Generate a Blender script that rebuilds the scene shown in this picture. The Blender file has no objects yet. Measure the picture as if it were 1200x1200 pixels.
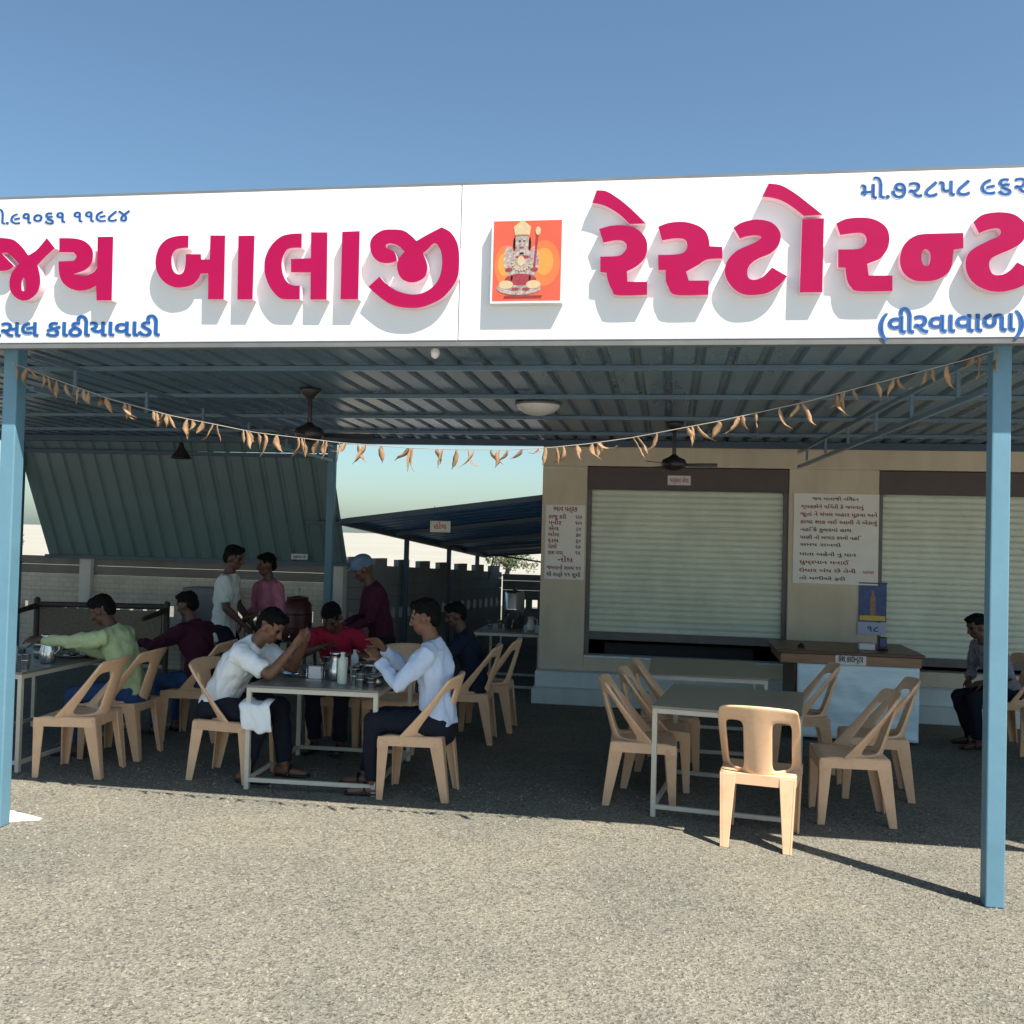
import bpy, bmesh, math, random
from mathutils import Vector, Matrix, noise
from mathutils.geometry import tessellate_polygon

random.seed(7)
R = math.radians
SC = bpy.context.scene
COL = SC.collection
H = 1.80                                   # camera height

# ------------------------------------------------------------------ camera
YAW, PIT, ROL, FPX = 0.1595925, 0.0242053, 0.0260871, 1155.0
_r = Vector((math.cos(YAW), math.sin(YAW), 0))
_f = Vector((-math.sin(YAW) * math.cos(PIT), math.cos(YAW) * math.cos(PIT), math.sin(PIT)))
_u = _r.cross(_f)
_R = _r * math.cos(ROL) + _u * math.sin(ROL)
_U = _u * math.cos(ROL) - _r * math.sin(ROL)
cam = bpy.data.cameras.new('camera')
cam.sensor_width = 36.0
cam.lens = FPX / 1200.0 * 36.0
cam.clip_start = 0.05
cam.clip_end = 3000
co = bpy.data.objects.new('camera', cam)
COL.objects.link(co)
m3 = Matrix((_R, _U, -_f)).transposed()
co.matrix_world = Matrix.Translation((0, 0, H)) @ m3.to_4x4()
SC.camera = co


def PX(x, y, Y):
    """a surveyed photo point as a world point on the plane at depth Y"""
    a, b = x - 600.0, y - 600.0
    d = _R * a - _U * b + _f * FPX
    t = Y / d.y
    return Vector((d.x * t, Y, d.z * t + H))


# ------------------------------------------------------------------ light
SUN_AZ, SUN_EL = R(48.4), R(57.2)          # sun: front right, high
SKY_STRENGTH, SUN_STRENGTH, EXPOSURE = 0.080, 5.0, 1.05
w = bpy.data.worlds.new('World')
SC.world = w
w.use_nodes = True
nt = w.node_tree
sky = nt.nodes.new('ShaderNodeTexSky')
sky.sky_type = 'NISHITA'
sky.sun_disc = False
sky.sun_elevation = SUN_EL
sky.sun_rotation = R(180) - SUN_AZ
sky.air_density = 1.0
sky.dust_density = 1.3
sky.ozone_density = 2.5
tint = nt.nodes.new('ShaderNodeMix')
tint.data_type = 'RGBA'
tint.blend_type = 'MULTIPLY'
tint.inputs[0].default_value = 1.0
tint.inputs[7].default_value = (0.83, 0.955, 0.93, 1)
nt.links.new(sky.outputs[0], tint.inputs[6])
nt.links.new(tint.outputs[2], nt.nodes['Background'].inputs[0])
nt.nodes['Background'].inputs[1].default_value = SKY_STRENGTH
sl = bpy.data.lights.new('sun', 'SUN')
sl.energy = SUN_STRENGTH
sl.angle = R(0.5)
sl.color = (1.0, 0.93, 0.82)
so = bpy.data.objects.new('sun', sl)
COL.objects.link(so)
sdir = Vector((math.sin(SUN_AZ) * math.cos(SUN_EL), -math.cos(SUN_AZ) * math.cos(SUN_EL), math.sin(SUN_EL)))
so.rotation_euler = sdir.to_track_quat('Z', 'Y').to_euler()
so.location = (4, -4, 9)
SC.view_settings.view_transform = 'Standard'
SC.view_settings.look = 'None'
SC.view_settings.gamma = 1.0
SC.view_settings.exposure = EXPOSURE


# ------------------------------------------------------------------ materials
def mat(name, col, rough=0.6, var=0.0, vscale=6.0, bump=0.0, bscale=60.0, metal=0.0, col2=None, spec=0.5, stretch=None):
    m = bpy.data.materials.new(name)
    m.use_nodes = True
    n, l = m.node_tree.nodes, m.node_tree.links
    b = n['Principled BSDF']
    b.inputs['Base Color'].default_value = (*col, 1)
    b.inputs['Roughness'].default_value = rough
    b.inputs['Metallic'].default_value = metal
    b.inputs['Specular IOR Level'].default_value = spec
    tc = n.new('ShaderNodeTexCoord')
    src = tc.outputs['Object']
    if stretch:
        mp = n.new('ShaderNodeMapping')
        mp.inputs['Scale'].default_value = stretch
        l.new(src, mp.inputs[0])
        src = mp.outputs[0]
    if var > 0 or col2:
        no = n.new('ShaderNodeTexNoise')
        no.inputs['Scale'].default_value = vscale
        no.inputs['Detail'].default_value = 6
        no.inputs['Roughness'].default_value = 0.65
        l.new(src, no.inputs['Vector'])
        cr = n.new('ShaderNodeValToRGB')
        c2 = col2 or tuple(min(1, c * (1 + var)) for c in col)
        c1 = col if col2 else tuple(c * (1 - var) for c in col)
        cr.color_ramp.elements[0].position = 0.32
        cr.color_ramp.elements[0].color = (*c1, 1)
        cr.color_ramp.elements[1].position = 0.68
        cr.color_ramp.elements[1].color = (*c2, 1)
        l.new(no.outputs['Fac'], cr.inputs[0])
        l.new(cr.outputs[0], b.inputs['Base Color'])
        mr = n.new('ShaderNodeMapRange')
        mr.inputs['To Min'].default_value = max(0.02, rough - 0.08)
        mr.inputs['To Max'].default_value = min(1, rough + 0.1)
        l.new(no.outputs['Fac'], mr.inputs['Value'])
        l.new(mr.outputs[0], b.inputs['Roughness'])
    if bump > 0:
        n2 = n.new('ShaderNodeTexNoise')
        n2.inputs['Scale'].default_value = bscale
        n2.inputs['Detail'].default_value = 4
        l.new(src, n2.inputs['Vector'])
        bp = n.new('ShaderNodeBump')
        bp.inputs['Strength'].default_value = bump
        bp.inputs['Distance'].default_value = 0.01
        l.new(n2.outputs['Fac'], bp.inputs['Height'])
        l.new(bp.outputs[0], b.inputs['Normal'])
    return m


def gravel_mat():
    m = bpy.data.materials.new('gravel')
    m.use_nodes = True
    n, l = m.node_tree.nodes, m.node_tree.links
    b = n['Principled BSDF']
    b.inputs['Roughness'].default_value = 0.95
    b.inputs['Specular IOR Level'].default_value = 0.2
    tc = n.new('ShaderNodeTexCoord')
    wob = n.new('ShaderNodeTexNoise'); wob.inputs['Scale'].default_value = 40
    l.new(tc.outputs['Object'], wob.inputs['Vector'])
    vm = n.new('ShaderNodeVectorMath'); vm.operation = 'MULTIPLY_ADD'
    vm.inputs[1].default_value = (0.02, 0.02, 0.02)
    l.new(wob.outputs['Color'], vm.inputs[0]); l.new(tc.outputs['Object'], vm.inputs[2])
    v1 = n.new('ShaderNodeTexVoronoi'); v1.inputs['Scale'].default_value = 75
    v2 = n.new('ShaderNodeTexVoronoi'); v2.inputs['Scale'].default_value = 160
    for v in (v1, v2):
        l.new(vm.outputs[0], v.inputs['Vector'])
    sp1 = n.new('ShaderNodeSeparateColor'); l.new(v1.outputs['Color'], sp1.inputs[0])
    sp2 = n.new('ShaderNodeSeparateColor'); l.new(v2.outputs['Color'], sp2.inputs[0])
    mx = n.new('ShaderNodeMix'); mx.inputs[0].default_value = 0.45
    l.new(sp1.outputs[0], mx.inputs[2]); l.new(sp2.outputs[1], mx.inputs[3])
    cr = n.new('ShaderNodeValToRGB')
    e = cr.color_ramp.elements
    e[0].position, e[0].color = 0.10, (0.072, 0.068, 0.058, 1)
    e[1].position, e[1].color = 0.92, (0.299, 0.283, 0.240, 1)
    for p_, c_ in ((0.30, (0.149, 0.141, 0.117, 1)), (0.6, (0.212, 0.200, 0.166, 1)), (0.78, (0.242, 0.228, 0.190, 1))):
        k = e.new(p_); k.color = c_
    l.new(mx.outputs[0], cr.inputs[0])
    big = n.new('ShaderNodeTexNoise'); big.inputs['Scale'].default_value = 1.1; big.inputs['Detail'].default_value = 9; big.inputs['Roughness'].default_value = 0.68; big.inputs['Distortion'].default_value = 0.6
    l.new(tc.outputs['Object'], big.inputs['Vector'])
    cb = n.new('ShaderNodeValToRGB')
    cb.color_ramp.elements[0].position = 0.36; cb.color_ramp.elements[0].color = (0.80, 0.83, 0.85, 1)
    cb.color_ramp.elements[1].position = 0.66; cb.color_ramp.elements[1].color = (1.08, 1.06, 1.01, 1)
    l.new(big.outputs['Fac'], cb.inputs[0])
    mm = n.new('ShaderNodeMix'); mm.data_type = 'RGBA'; mm.blend_type = 'MULTIPLY'; mm.inputs[0].default_value = 1
    l.new(cr.outputs[0], mm.inputs[6]); l.new(cb.outputs[0], mm.inputs[7])
    l.new(mm.outputs[2], b.inputs['Base Color'])
    ad = n.new('ShaderNodeMath'); ad.operation = 'ADD'
    l.new(v1.outputs['Distance'], ad.inputs[0]); l.new(sp1.outputs[2], ad.inputs[1])
    ad2 = n.new('ShaderNodeMath'); ad2.operation = 'MULTIPLY_ADD'; ad2.inputs[1].default_value = 0.5
    l.new(v2.outputs['Distance'], ad2.inputs[0]); l.new(ad.outputs[0], ad2.inputs[2])
    bp = n.new('ShaderNodeBump'); bp.inputs['Strength'].default_value = 0.55; bp.inputs['Distance'].default_value = 0.012
    l.new(ad2.outputs[0], bp.inputs['Height']); l.new(bp.outputs[0], b.inputs['Normal'])
    return m


def wall_mat(name, c1, c2, scale=3.0, rough=0.85):
    """old paint or concrete: broad blotches, fine grain, streaks running down"""
    m = mat(name, c1, rough, col2=c2, vscale=scale, bump=0.25, bscale=90)
    n, l = m.node_tree.nodes, m.node_tree.links
    b = n['Principled BSDF']
    old = b.inputs['Base Color'].links[0].from_socket
    tc = n.new('ShaderNodeTexCoord')
    mp = n.new('ShaderNodeMapping'); mp.inputs['Scale'].default_value = (4, 4, 0.9)
    l.new(tc.outputs['Object'], mp.inputs[0])
    no = n.new('ShaderNodeTexNoise'); no.inputs['Scale'].default_value = 1.5; no.inputs['Detail'].default_value = 5
    l.new(mp.outputs[0], no.inputs['Vector'])
    cr = n.new('ShaderNodeValToRGB')
    cr.color_ramp.elements[0].position = 0.3; cr.color_ramp.elements[0].color = (0.78, 0.76, 0.74, 1)
    cr.color_ramp.elements[1].position = 0.6; cr.color_ramp.elements[1].color = (1.04, 1.04, 1.04, 1)
    l.new(no.outputs['Fac'], cr.inputs[0])
    mm = n.new('ShaderNodeMix'); mm.data_type = 'RGBA'; mm.blend_type = 'MULTIPLY'; mm.inputs[0].default_value = 0.4
    l.new(old, mm.inputs[6]); l.new(cr.outputs[0], mm.inputs[7])
    l.new(mm.outputs[2], b.inputs['Base Color'])
    return m


M = {}
M['gravel'] = gravel_mat()
M['field'] = mat('dry_field', (0.27, 0.26, 0.225), 1.0, col2=(0.33, 0.315, 0.27), vscale=0.05)
M['pebble'] = mat('pebble', (0.13, 0.125, 0.11), 0.9, col2=(0.28, 0.265, 0.225), vscale=9.0)
M['white_board'] = mat('white_board', (0.64, 0.65, 0.655), 0.42, var=0.015, vscale=1.2)
M['pink'] = mat('pink_face', (0.31, 0.0038, 0.058), 0.42, var=0.03, vscale=4, spec=0.15)
M['pink_side'] = mat('letter_side', (0.8, 0.56, 0.62), 0.5, var=0.03)
M['blue_ink'] = mat('blue_ink', (0.01, 0.085, 0.3), 0.5, var=0.08)
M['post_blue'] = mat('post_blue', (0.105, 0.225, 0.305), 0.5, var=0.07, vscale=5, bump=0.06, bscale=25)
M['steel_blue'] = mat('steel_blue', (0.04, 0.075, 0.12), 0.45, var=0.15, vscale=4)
M['roof'] = mat('roof_sheet', (0.1, 0.165, 0.225), 0.28, var=0.10, vscale=1.6, stretch=(1, 0.25, 1))
M['green_sheet'] = mat('green_sheet', (0.105, 0.17, 0.18), 0.42, var=0.10, vscale=1.5)
M['lean_roof'] = mat('lean_to_sheet', (0.06, 0.17, 0.36), 0.4, var=0.1, vscale=1.5)
M['beige'] = wall_mat('beige_paint', (0.6, 0.51, 0.385), (0.68, 0.59, 0.455), 2.0)
M['stone_blue'] = wall_mat('step_paint', (0.66, 0.74, 0.75), (0.74, 0.81, 0.81), 2.5)
M['shutter'] = mat('shutter_paint', (.66, .69, .58), 0.45, var=0.10, vscale=2.5, stretch=(1.2, 1, 0.8))
M['box_brown'] = mat('shutter_box', (0.085, 0.06, 0.058), 0.5, var=0.15)
M['rail_grey'] = mat('shutter_rail', (0.13, 0.12, 0.115), 0.5, var=0.2)
M['dark_room'] = mat('room_inside', (0.06, 0.06, 0.065), 0.9, var=0.1)
M['concrete'] = wall_mat('precast_concrete', (0.58, 0.555, 0.5), (0.72, 0.69, 0.63), 1.6)
M['chair'] = mat('chair_plastic', (0.78, 0.49, 0.3), 0.34, var=0.05, vscale=3)
def weather(m):
    n, l = m.node_tree.nodes, m.node_tree.links
    b = n['Principled BSDF']
    old = b.inputs['Base Color'].links[0].from_socket
    oi = n.new('ShaderNodeObjectInfo')
    tc = n.new('ShaderNodeTexCoord')
    ad = n.new('ShaderNodeVectorMath'); ad.operation = 'ADD'
    l.new(tc.outputs['Object'], ad.inputs[0]); l.new(oi.outputs['Location'], ad.inputs[1])
    no = n.new('ShaderNodeTexNoise'); no.inputs['Scale'].default_value = 11; no.inputs['Detail'].default_value = 8; no.inputs['Roughness'].default_value = .75
    l.new(ad.outputs[0], no.inputs['Vector'])
    cr = n.new('ShaderNodeValToRGB')
    cr.color_ramp.elements[0].position = .33; cr.color_ramp.elements[0].color = (.66, .60, .55, 1)
    cr.color_ramp.elements[1].position = .50; cr.color_ramp.elements[1].color = (1, 1, 1, 1)
    l.new(no.outputs['Fac'], cr.inputs[0])
    mm = n.new('ShaderNodeMix'); mm.data_type = 'RGBA'; mm.blend_type = 'MULTIPLY'; mm.inputs[0].default_value = .35
    l.new(old, mm.inputs[6]); l.new(cr.outputs[0], mm.inputs[7])
    hs = n.new('ShaderNodeHueSaturation')
    mr = n.new('ShaderNodeMapRange'); mr.inputs['To Min'].default_value = .86; mr.inputs['To Max'].default_value = 1.08
    l.new(oi.outputs['Random'], mr.inputs['Value']); l.new(mr.outputs[0], hs.inputs['Value'])
    l.new(mm.outputs[2], hs.inputs['Color'])
    l.new(hs.outputs[0], b.inputs['Base Color'])


weather(M['chair'])
M['chair_old'] = mat('chair_plastic_old', (0.50, 0.30, 0.17), 0.5, var=0.09, vscale=3)
M['table_metal'] = mat('table_metal', (0.58, 0.53, 0.44), 0.45, var=0.08)
M['table_top'] = mat('table_top', (0.2, 0.18, 0.155), 0.35, var=0.1, vscale=5)
M['table_green'] = mat('table_top_green', (0.27, 0.235, 0.185), 0.35, var=0.12, vscale=5)
M['counter_wood'] = mat('counter_wood', (0.085, 0.038, 0.024), 0.4, var=0.25, vscale=3, stretch=(1, 1, 8))
M['counter_band'] = mat('counter_band', (0.28, 0.15, 0.08), 0.4, var=0.2, vscale=3, stretch=(1, 1, 8))
M['blue_film'] = mat('blue_film', (0.58, 0.77, 0.88), 0.22, col2=(0.72, 0.86, 0.92), vscale=4, bump=0.5, bscale=9, stretch=(0.7, 1, 2.2))
M['paper'] = mat('paper_sheet', (0.78, 0.74, 0.69), 0.7, col2=(0.86, 0.83, 0.78), vscale=3)
M['paper_white'] = mat('paper_white', (0.7, 0.67, 0.65), 0.7, var=0.04)
M['red_ink'] = mat('red_ink', (0.28, 0.016, 0.025), 0.7, var=0.1)
M['dark_ink'] = mat('dark_ink', (0.05, 0.035, 0.045), 0.7, var=0.1)
M['pink_ink'] = mat('pink_ink', (0.45, 0.09, 0.16), 0.7, var=0.1)
M['orange_ink'] = mat('orange_ink', (0.58, 0.17, 0.03), 0.7, var=0.1)
M['navy_print'] = mat('navy_print', (0.015, 0.03, 0.16), 0.4, col2=(0.03, 0.09, 0.26), vscale=12)
M['yellow_print'] = mat('yellow_print', (0.62, 0.44, 0.05), 0.4, var=0.1)
M['lilac'] = mat('lilac_paper', (0.46, 0.48, 0.66), 0.7, var=0.05)
M['steel'] = mat('steelware', (0.62, 0.62, 0.62), 0.22, metal=1.0, var=0.05)
M['black'] = mat('black_paint', (0.012, 0.012, 0.014), 0.4, var=0.2)
M['fan_brown'] = mat('fan_paint', (0.028, 0.022, 0.026), 0.35, var=0.2)
M['maroon_pot'] = mat('maroon_pot', (0.09, 0.016, 0.016), 0.4, var=0.2)
M['bottle'] = mat('bottle_milky', (0.58, 0.66, 0.54), 0.35, var=0.05)
M['glass_plastic'] = mat('white_plastic', (0.66, 0.66, 0.66), 0.35, var=0.04)
M['dark_wood'] = mat('dark_wood', (0.045, 0.034, 0.03), 0.6, var=0.25, vscale=8)
M['weave'] = mat('rope_weave', (0.21, 0.17, 0.13), 0.9, col2=(0.13, 0.105, 0.08), vscale=30, bump=0.8, bscale=50)
M['grey_cabinet'] = mat('grey_cabinet', (0.16, 0.155, 0.18), 0.4, var=0.08)
M['leaf_dry'] = mat('dry_leaf', (0.2, 0.11, 0.055), 0.75, col2=(0.36, 0.22, 0.115), vscale=14, bump=0.3, bscale=40)
M['string'] = mat('garland_string', (0.34, 0.3, 0.25), 0.8, var=0.1)
M['dome'] = mat('lamp_cover', (0.7, 0.69, 0.66), 0.35, var=0.04)
M['plaster'] = mat('white_plaster', (0.78, 0.76, 0.70), 0.85, var=0.05, vscale=14, bump=0.4, bscale=40)
M['picture_orange'] = mat('print_orange', (0.6, 0.085, 0.045), 0.35, var=0.06, vscale=5)
M['print_glow'] = mat('print_amber', (0.62, 0.15, 0.045), 0.35, var=0.08)
M['print_glow2'] = mat('print_gold', (0.62, 0.24, 0.05), 0.35, var=0.05)
M['print_skin'] = mat('print_grey', (0.16, 0.12, 0.12), 0.4, col2=(0.46, 0.38, 0.34), vscale=75)
M['print_red'] = mat('print_crimson', (0.25, 0.03, 0.04), 0.4, var=0.2, vscale=75)
M['print_cream'] = mat('print_cream', (0.46, 0.36, 0.21), 0.4, var=0.1, vscale=75)
M['skin'] = mat('skin', (0.095, 0.045, 0.029), 0.55, var=0.1, vscale=12)
M['skin_light'] = mat('skin_warm', (0.19, 0.088, 0.05), 0.5, var=0.1, vscale=12)
M['eye'] = mat('eye_dark', (0.02, 0.015, 0.012), 0.25)
M['lip'] = mat('lip', (0.13, 0.045, 0.035), 0.5)
M['hair'] = mat('hair', (0.006, 0.0055, 0.006), 0.75, var=0.3, vscale=40, bump=0.6, bscale=160, spec=0.12)


def cloth(name, c, var=0.07, col2=None, scale=10):
    return mat(name, c, 0.85, var=var, vscale=scale, bump=0.25, bscale=220, spec=0.2, col2=col2)


# ------------------------------------------------------------------ mesh builder
class MB:
    def __init__(s):
        s.v, s.f, s.m, s.sm = [], [], [], []

    def add(s, vs, fs, mi=0, smooth=False):
        o = len(s.v)
        s.v += [Vector(v) for v in vs]
        for f in fs:
            s.f.append([i + o for i in f])
            s.m.append(mi)
            s.sm.append(smooth)
        return s

    def box(s, c, d, mi=0, rot=None):
        x, y, z = [q / 2 for q in d]
        P = [Vector(p) for p in ((-x, -y, -z), (x, -y, -z), (x, y, -z), (-x, y, -z), (-x, -y, z), (x, -y, z), (x, y, z), (-x, y, z))]
        if rot is not None:
            P = [rot @ p for p in P]
        c = Vector(c)
        return s.add([p + c for p in P], [(0, 3, 2, 1), (4, 5, 6, 7), (0, 1, 5, 4), (1, 2, 6, 5), (2, 3, 7, 6), (3, 0, 4, 7)], mi)

    def bb(s, a, b, mi=0):
        a, b = Vector(a), Vector(b)
        return s.box((a + b) / 2, [abs(q) for q in (b - a)], mi)

    def hexa(s, q, mi=0):
        """8 corners: bottom ring then top ring"""
        return s.add(q, [(0, 3, 2, 1), (4, 5, 6, 7), (0, 1, 5, 4), (1, 2, 6, 5), (2, 3, 7, 6), (3, 0, 4, 7)], mi)

    def bar(s, a, b, w, t, mi=0, up=(0, 0, 1)):
        a, b = Vector(a), Vector(b)
        d = (b - a).normalized()
        u = Vector(up)
        if abs(d.dot(u)) > 0.95:
            u = Vector((0, 1, 0))
        sd = d.cross(u).normalized() * w / 2
        un = sd.cross(d).normalized() * t / 2
        return s.hexa([a - sd - un, a + sd - un, a + sd + un, a - sd + un, b - sd - un, b + sd - un, b + sd + un, b - sd + un], mi)

    def tube(s, pts, rad, n=10, mi=0, side=None, rad2=None, dome=True):
        """round (or elliptical) loft along pts with domed ends"""
        pts = [Vector(p) for p in pts]
        rad = [rad] * len(pts) if not hasattr(rad, '__len__') else list(rad)
        rad2 = list(rad2) if rad2 is not None else list(rad)
        k = len(pts)
        tang = []
        for i in range(k):
            d = pts[min(i + 1, k - 1)] - pts[max(i - 1, 0)]
            tang.append(d.normalized() if d.length > 1e-9 else Vector((0, 0, 1)))
        rings = []
        ref = Vector(side) if side is not None else (Vector((0, 0, 1)) if abs(tang[0].z) < 0.9 else Vector((1, 0, 0)))
        for i in range(k):
            a = ref - tang[i] * ref.dot(tang[i])
            a.normalize()
            ref = a if side is None else ref
            b = tang[i].cross(a)
            rings.append((pts[i], a, b, rad[i], rad2[i], tang[i]))
        seq = []
        if dome:
            p, a, b, r1, r2, t = rings[0]
            rm = min(r1, r2)
            for q in (0.12, 0.5, 0.85):
                seq.append((p - t * rm * math.sqrt(1 - q * q), a, b, r1 * q, r2 * q))
        for p, a, b, r1, r2, t in rings:
            seq.append((p, a, b, r1, r2))
        if dome:
            p, a, b, r1, r2, t = rings[-1]
            rm = min(r1, r2)
            for q in (0.85, 0.5, 0.12):
                seq.append((p + t * rm * math.sqrt(1 - q * q), a, b, r1 * q, r2 * q))
        vs, fs = [], []
        for p, a, b, r1, r2 in seq:
            for j in range(n):
                an = 2 * math.pi * j / n
                vs.append(p + a * r1 * math.cos(an) + b * r2 * math.sin(an))
        for i in range(len(seq) - 1):
            for j in range(n):
                fs.append((i * n + j, i * n + (j + 1) % n, (i + 1) * n + (j + 1) % n, (i + 1) * n + j))
        fs.append(tuple(range(n - 1, -1, -1)))
        fs.append(tuple((len(seq) - 1) * n + j for j in range(n)))
        return s.add(vs, fs, mi, True)

    def ell(s, c, r, n=14, mi=0, rot=None):
        c = Vector(c)
        vs, fs = [], []
        m = n // 2
        for i in range(m + 1):
            th = math.pi * i / m
            for j in range(n):
                ph = 2 * math.pi * j / n
                p = Vector((r[0] * math.sin(th) * math.cos(ph), r[1] * math.sin(th) * math.sin(ph), r[2] * math.cos(th)))
                if i in (0, m):
                    p = Vector((r[0] * 0.02 * math.cos(ph), r[1] * 0.02 * math.sin(ph), r[2] * math.cos(th)))
                if rot is not None:
                    p = rot @ p
                vs.append(p + c)
        for i in range(m):
            for j in range(n):
                fs.append((i * n + j, (i + 1) * n + j, (i + 1) * n + (j + 1) % n, i * n + (j + 1) % n))
        fs.append(tuple(range(n)))
        fs.append(tuple(m * n + j for j in range(n - 1, -1, -1)))
        return s.add(vs, fs, mi, True)

    def lathe(s, prof, c=(0, 0, 0), n=20, mi=0):
        c = Vector(c)
        vs, fs = [], []
        for r, z in prof:
            for j in range(n):
                a = 2 * math.pi * j / n
                vs.append(c + Vector((r * math.cos(a), r * math.sin(a), z)))
        for i in range(len(prof) - 1):
            for j in range(n):
                fs.append((i * n + j, i * n + (j + 1) % n, (i + 1) * n + (j + 1) % n, (i + 1) * n + j))
        if prof[0][0] > 1e-4:
            fs.append(tuple(range(n - 1, -1, -1)))
        if prof[-1][0] > 1e-4:
            fs.append(tuple((len(prof) - 1) * n + j for j in range(n)))
        return s.add(vs, fs, mi, True)

    def contour(s, solids, T, y0, depth, mi_front=0, mi_side=0, step=0.0004):
        """flat shapes [(outer, [holes])] in 2-D, T maps (x, y) to a world point on the plane; extruded towards -Y by depth"""
        for k, (outer, holes) in enumerate(solids):
            loops = [outer] + holes
            polys = [[Vector((p[0], p[1], 0)) for p in lp] for lp in loops]
            tris = tessellate_polygon(polys)
            flat = [p for lp in loops for p in lp]
            dy = -depth - step * (k % 9)
            fr = []
            for p in flat:
                q = T(p[0], p[1]); fr.append(Vector((q.x, q.y + dy, q.z)))
            fs = []
            for t in tris:
                a, b, c = (fr[i] for i in t)
                nrm = (b - a).cross(c - a)
                fs.append(tuple(t) if nrm.y < 0 else tuple(reversed(t)))
            s.add(fr, fs, mi_front)
            o = 0
            for lp in loops:
                n_ = len(lp)
                A = fr[o:o + n_]
                B = [Vector((p.x, y0, p.z)) for p in A]
                ar = sum(A[i].x * A[(i + 1) % n_].z - A[(i + 1) % n_].x * A[i].z for i in range(n_))
                want = ar > 0
                if lp is not outer:
                    want = not want if False else want
                fs = []
                for i in range(n_):
                    j = (i + 1) % n_
                    f = (i, j, n_ + j, n_ + i)
                    flip = (ar < 0) if lp is outer else (ar > 0)
                    fs.append(tuple(reversed(f)) if not flip else f)
                s.add(A + B, fs, mi_side)
                o += n_
        return s

    def build(s, name, mats, parent=None, bevel=0.0, loc=None, rotz=0.0, seg=2):
        me = bpy.data.meshes.new(name)
        me.from_pydata(s.v, [], s.f)
        for mm in (mats if isinstance(mats, (list, tuple)) else [mats]):
            me.materials.append(M[mm] if isinstance(mm, str) else mm)
        me.polygons.foreach_set('material_index', s.m)
        me.polygons.foreach_set('use_smooth', s.sm)
        me.update()
        o = bpy.data.objects.new(name, me)
        COL.objects.link(o)
        if parent is not None:
            o.parent = parent
        if loc is not None:
            o.location = loc
        o.rotation_euler.z = rotz
        if bevel > 0:
            b = o.modifiers.new('bevel', 'BEVEL')
            b.width = bevel
            b.segments = seg
            b.limit_method = 'ANGLE'
            b.angle_limit = R(40)
        return o


def tag(o, label, cat, group=None, kind=None):
    if label: o['label'] = label
    if cat: o['category'] = cat
    if group: o['group'] = group
    if kind: o['kind'] = kind
    return o


def thing(name, label, cat, loc=(0, 0, 0), rotz=0.0, group=None):
    o = bpy.data.objects.new(name, None)
    o.empty_display_size = 0.1
    COL.objects.link(o)
    o.location = loc
    o.rotation_euler.z = rotz
    return tag(o, label, cat, group)


def structure(o):
    o['kind'] = 'structure'
    return o


def dup(root, loc, rotz, label, group=None):
    r = root.copy(); COL.objects.link(r)
    r.location = loc; r.rotation_euler.z = rotz
    r['label'] = label
    if group: r['group'] = group
    for ch in root.children:
        c = ch.copy(); COL.objects.link(c); c.parent = r
        for g in ch.children:
            d = g.copy(); COL.objects.link(d); d.parent = c
    return r


# ------------------------------------------------------------------ text as contours
def area(lp):
    return 0.5 * sum(lp[i][0] * lp[(i + 1) % len(lp)][1] - lp[(i + 1) % len(lp)][0] * lp[i][1] for i in range(len(lp)))


def inside(p, lp):
    c = False
    n_ = len(lp)
    for i in range(n_):
        a, b = lp[i], lp[(i + 1) % n_]
        if (a[1] > p[1]) != (b[1] > p[1]) and p[0] < (b[0] - a[0]) * (p[1] - a[1]) / (b[1] - a[1]) + a[0]:
            c = not c
    return c


def grow(lp, d):
    n_ = len(lp)
    out = []
    for i in range(n_):
        a, b, c = Vector(lp[i - 1]), Vector(lp[i]), Vector(lp[(i + 1) % n_])
        e1, e2 = (b - a), (c - b)
        if e1.length < 1e-7 or e2.length < 1e-7:
            out.append(lp[i]); continue
        n1 = Vector((e1.y, -e1.x)).normalized(); n2 = Vector((e2.y, -e2.x)).normalized()
        nn = n1 + n2
        if nn.length < 0.3:
            out.append(lp[i]); continue
        nn = nn.normalized()
        out.append(tuple(b + nn * d))
    return out


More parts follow.
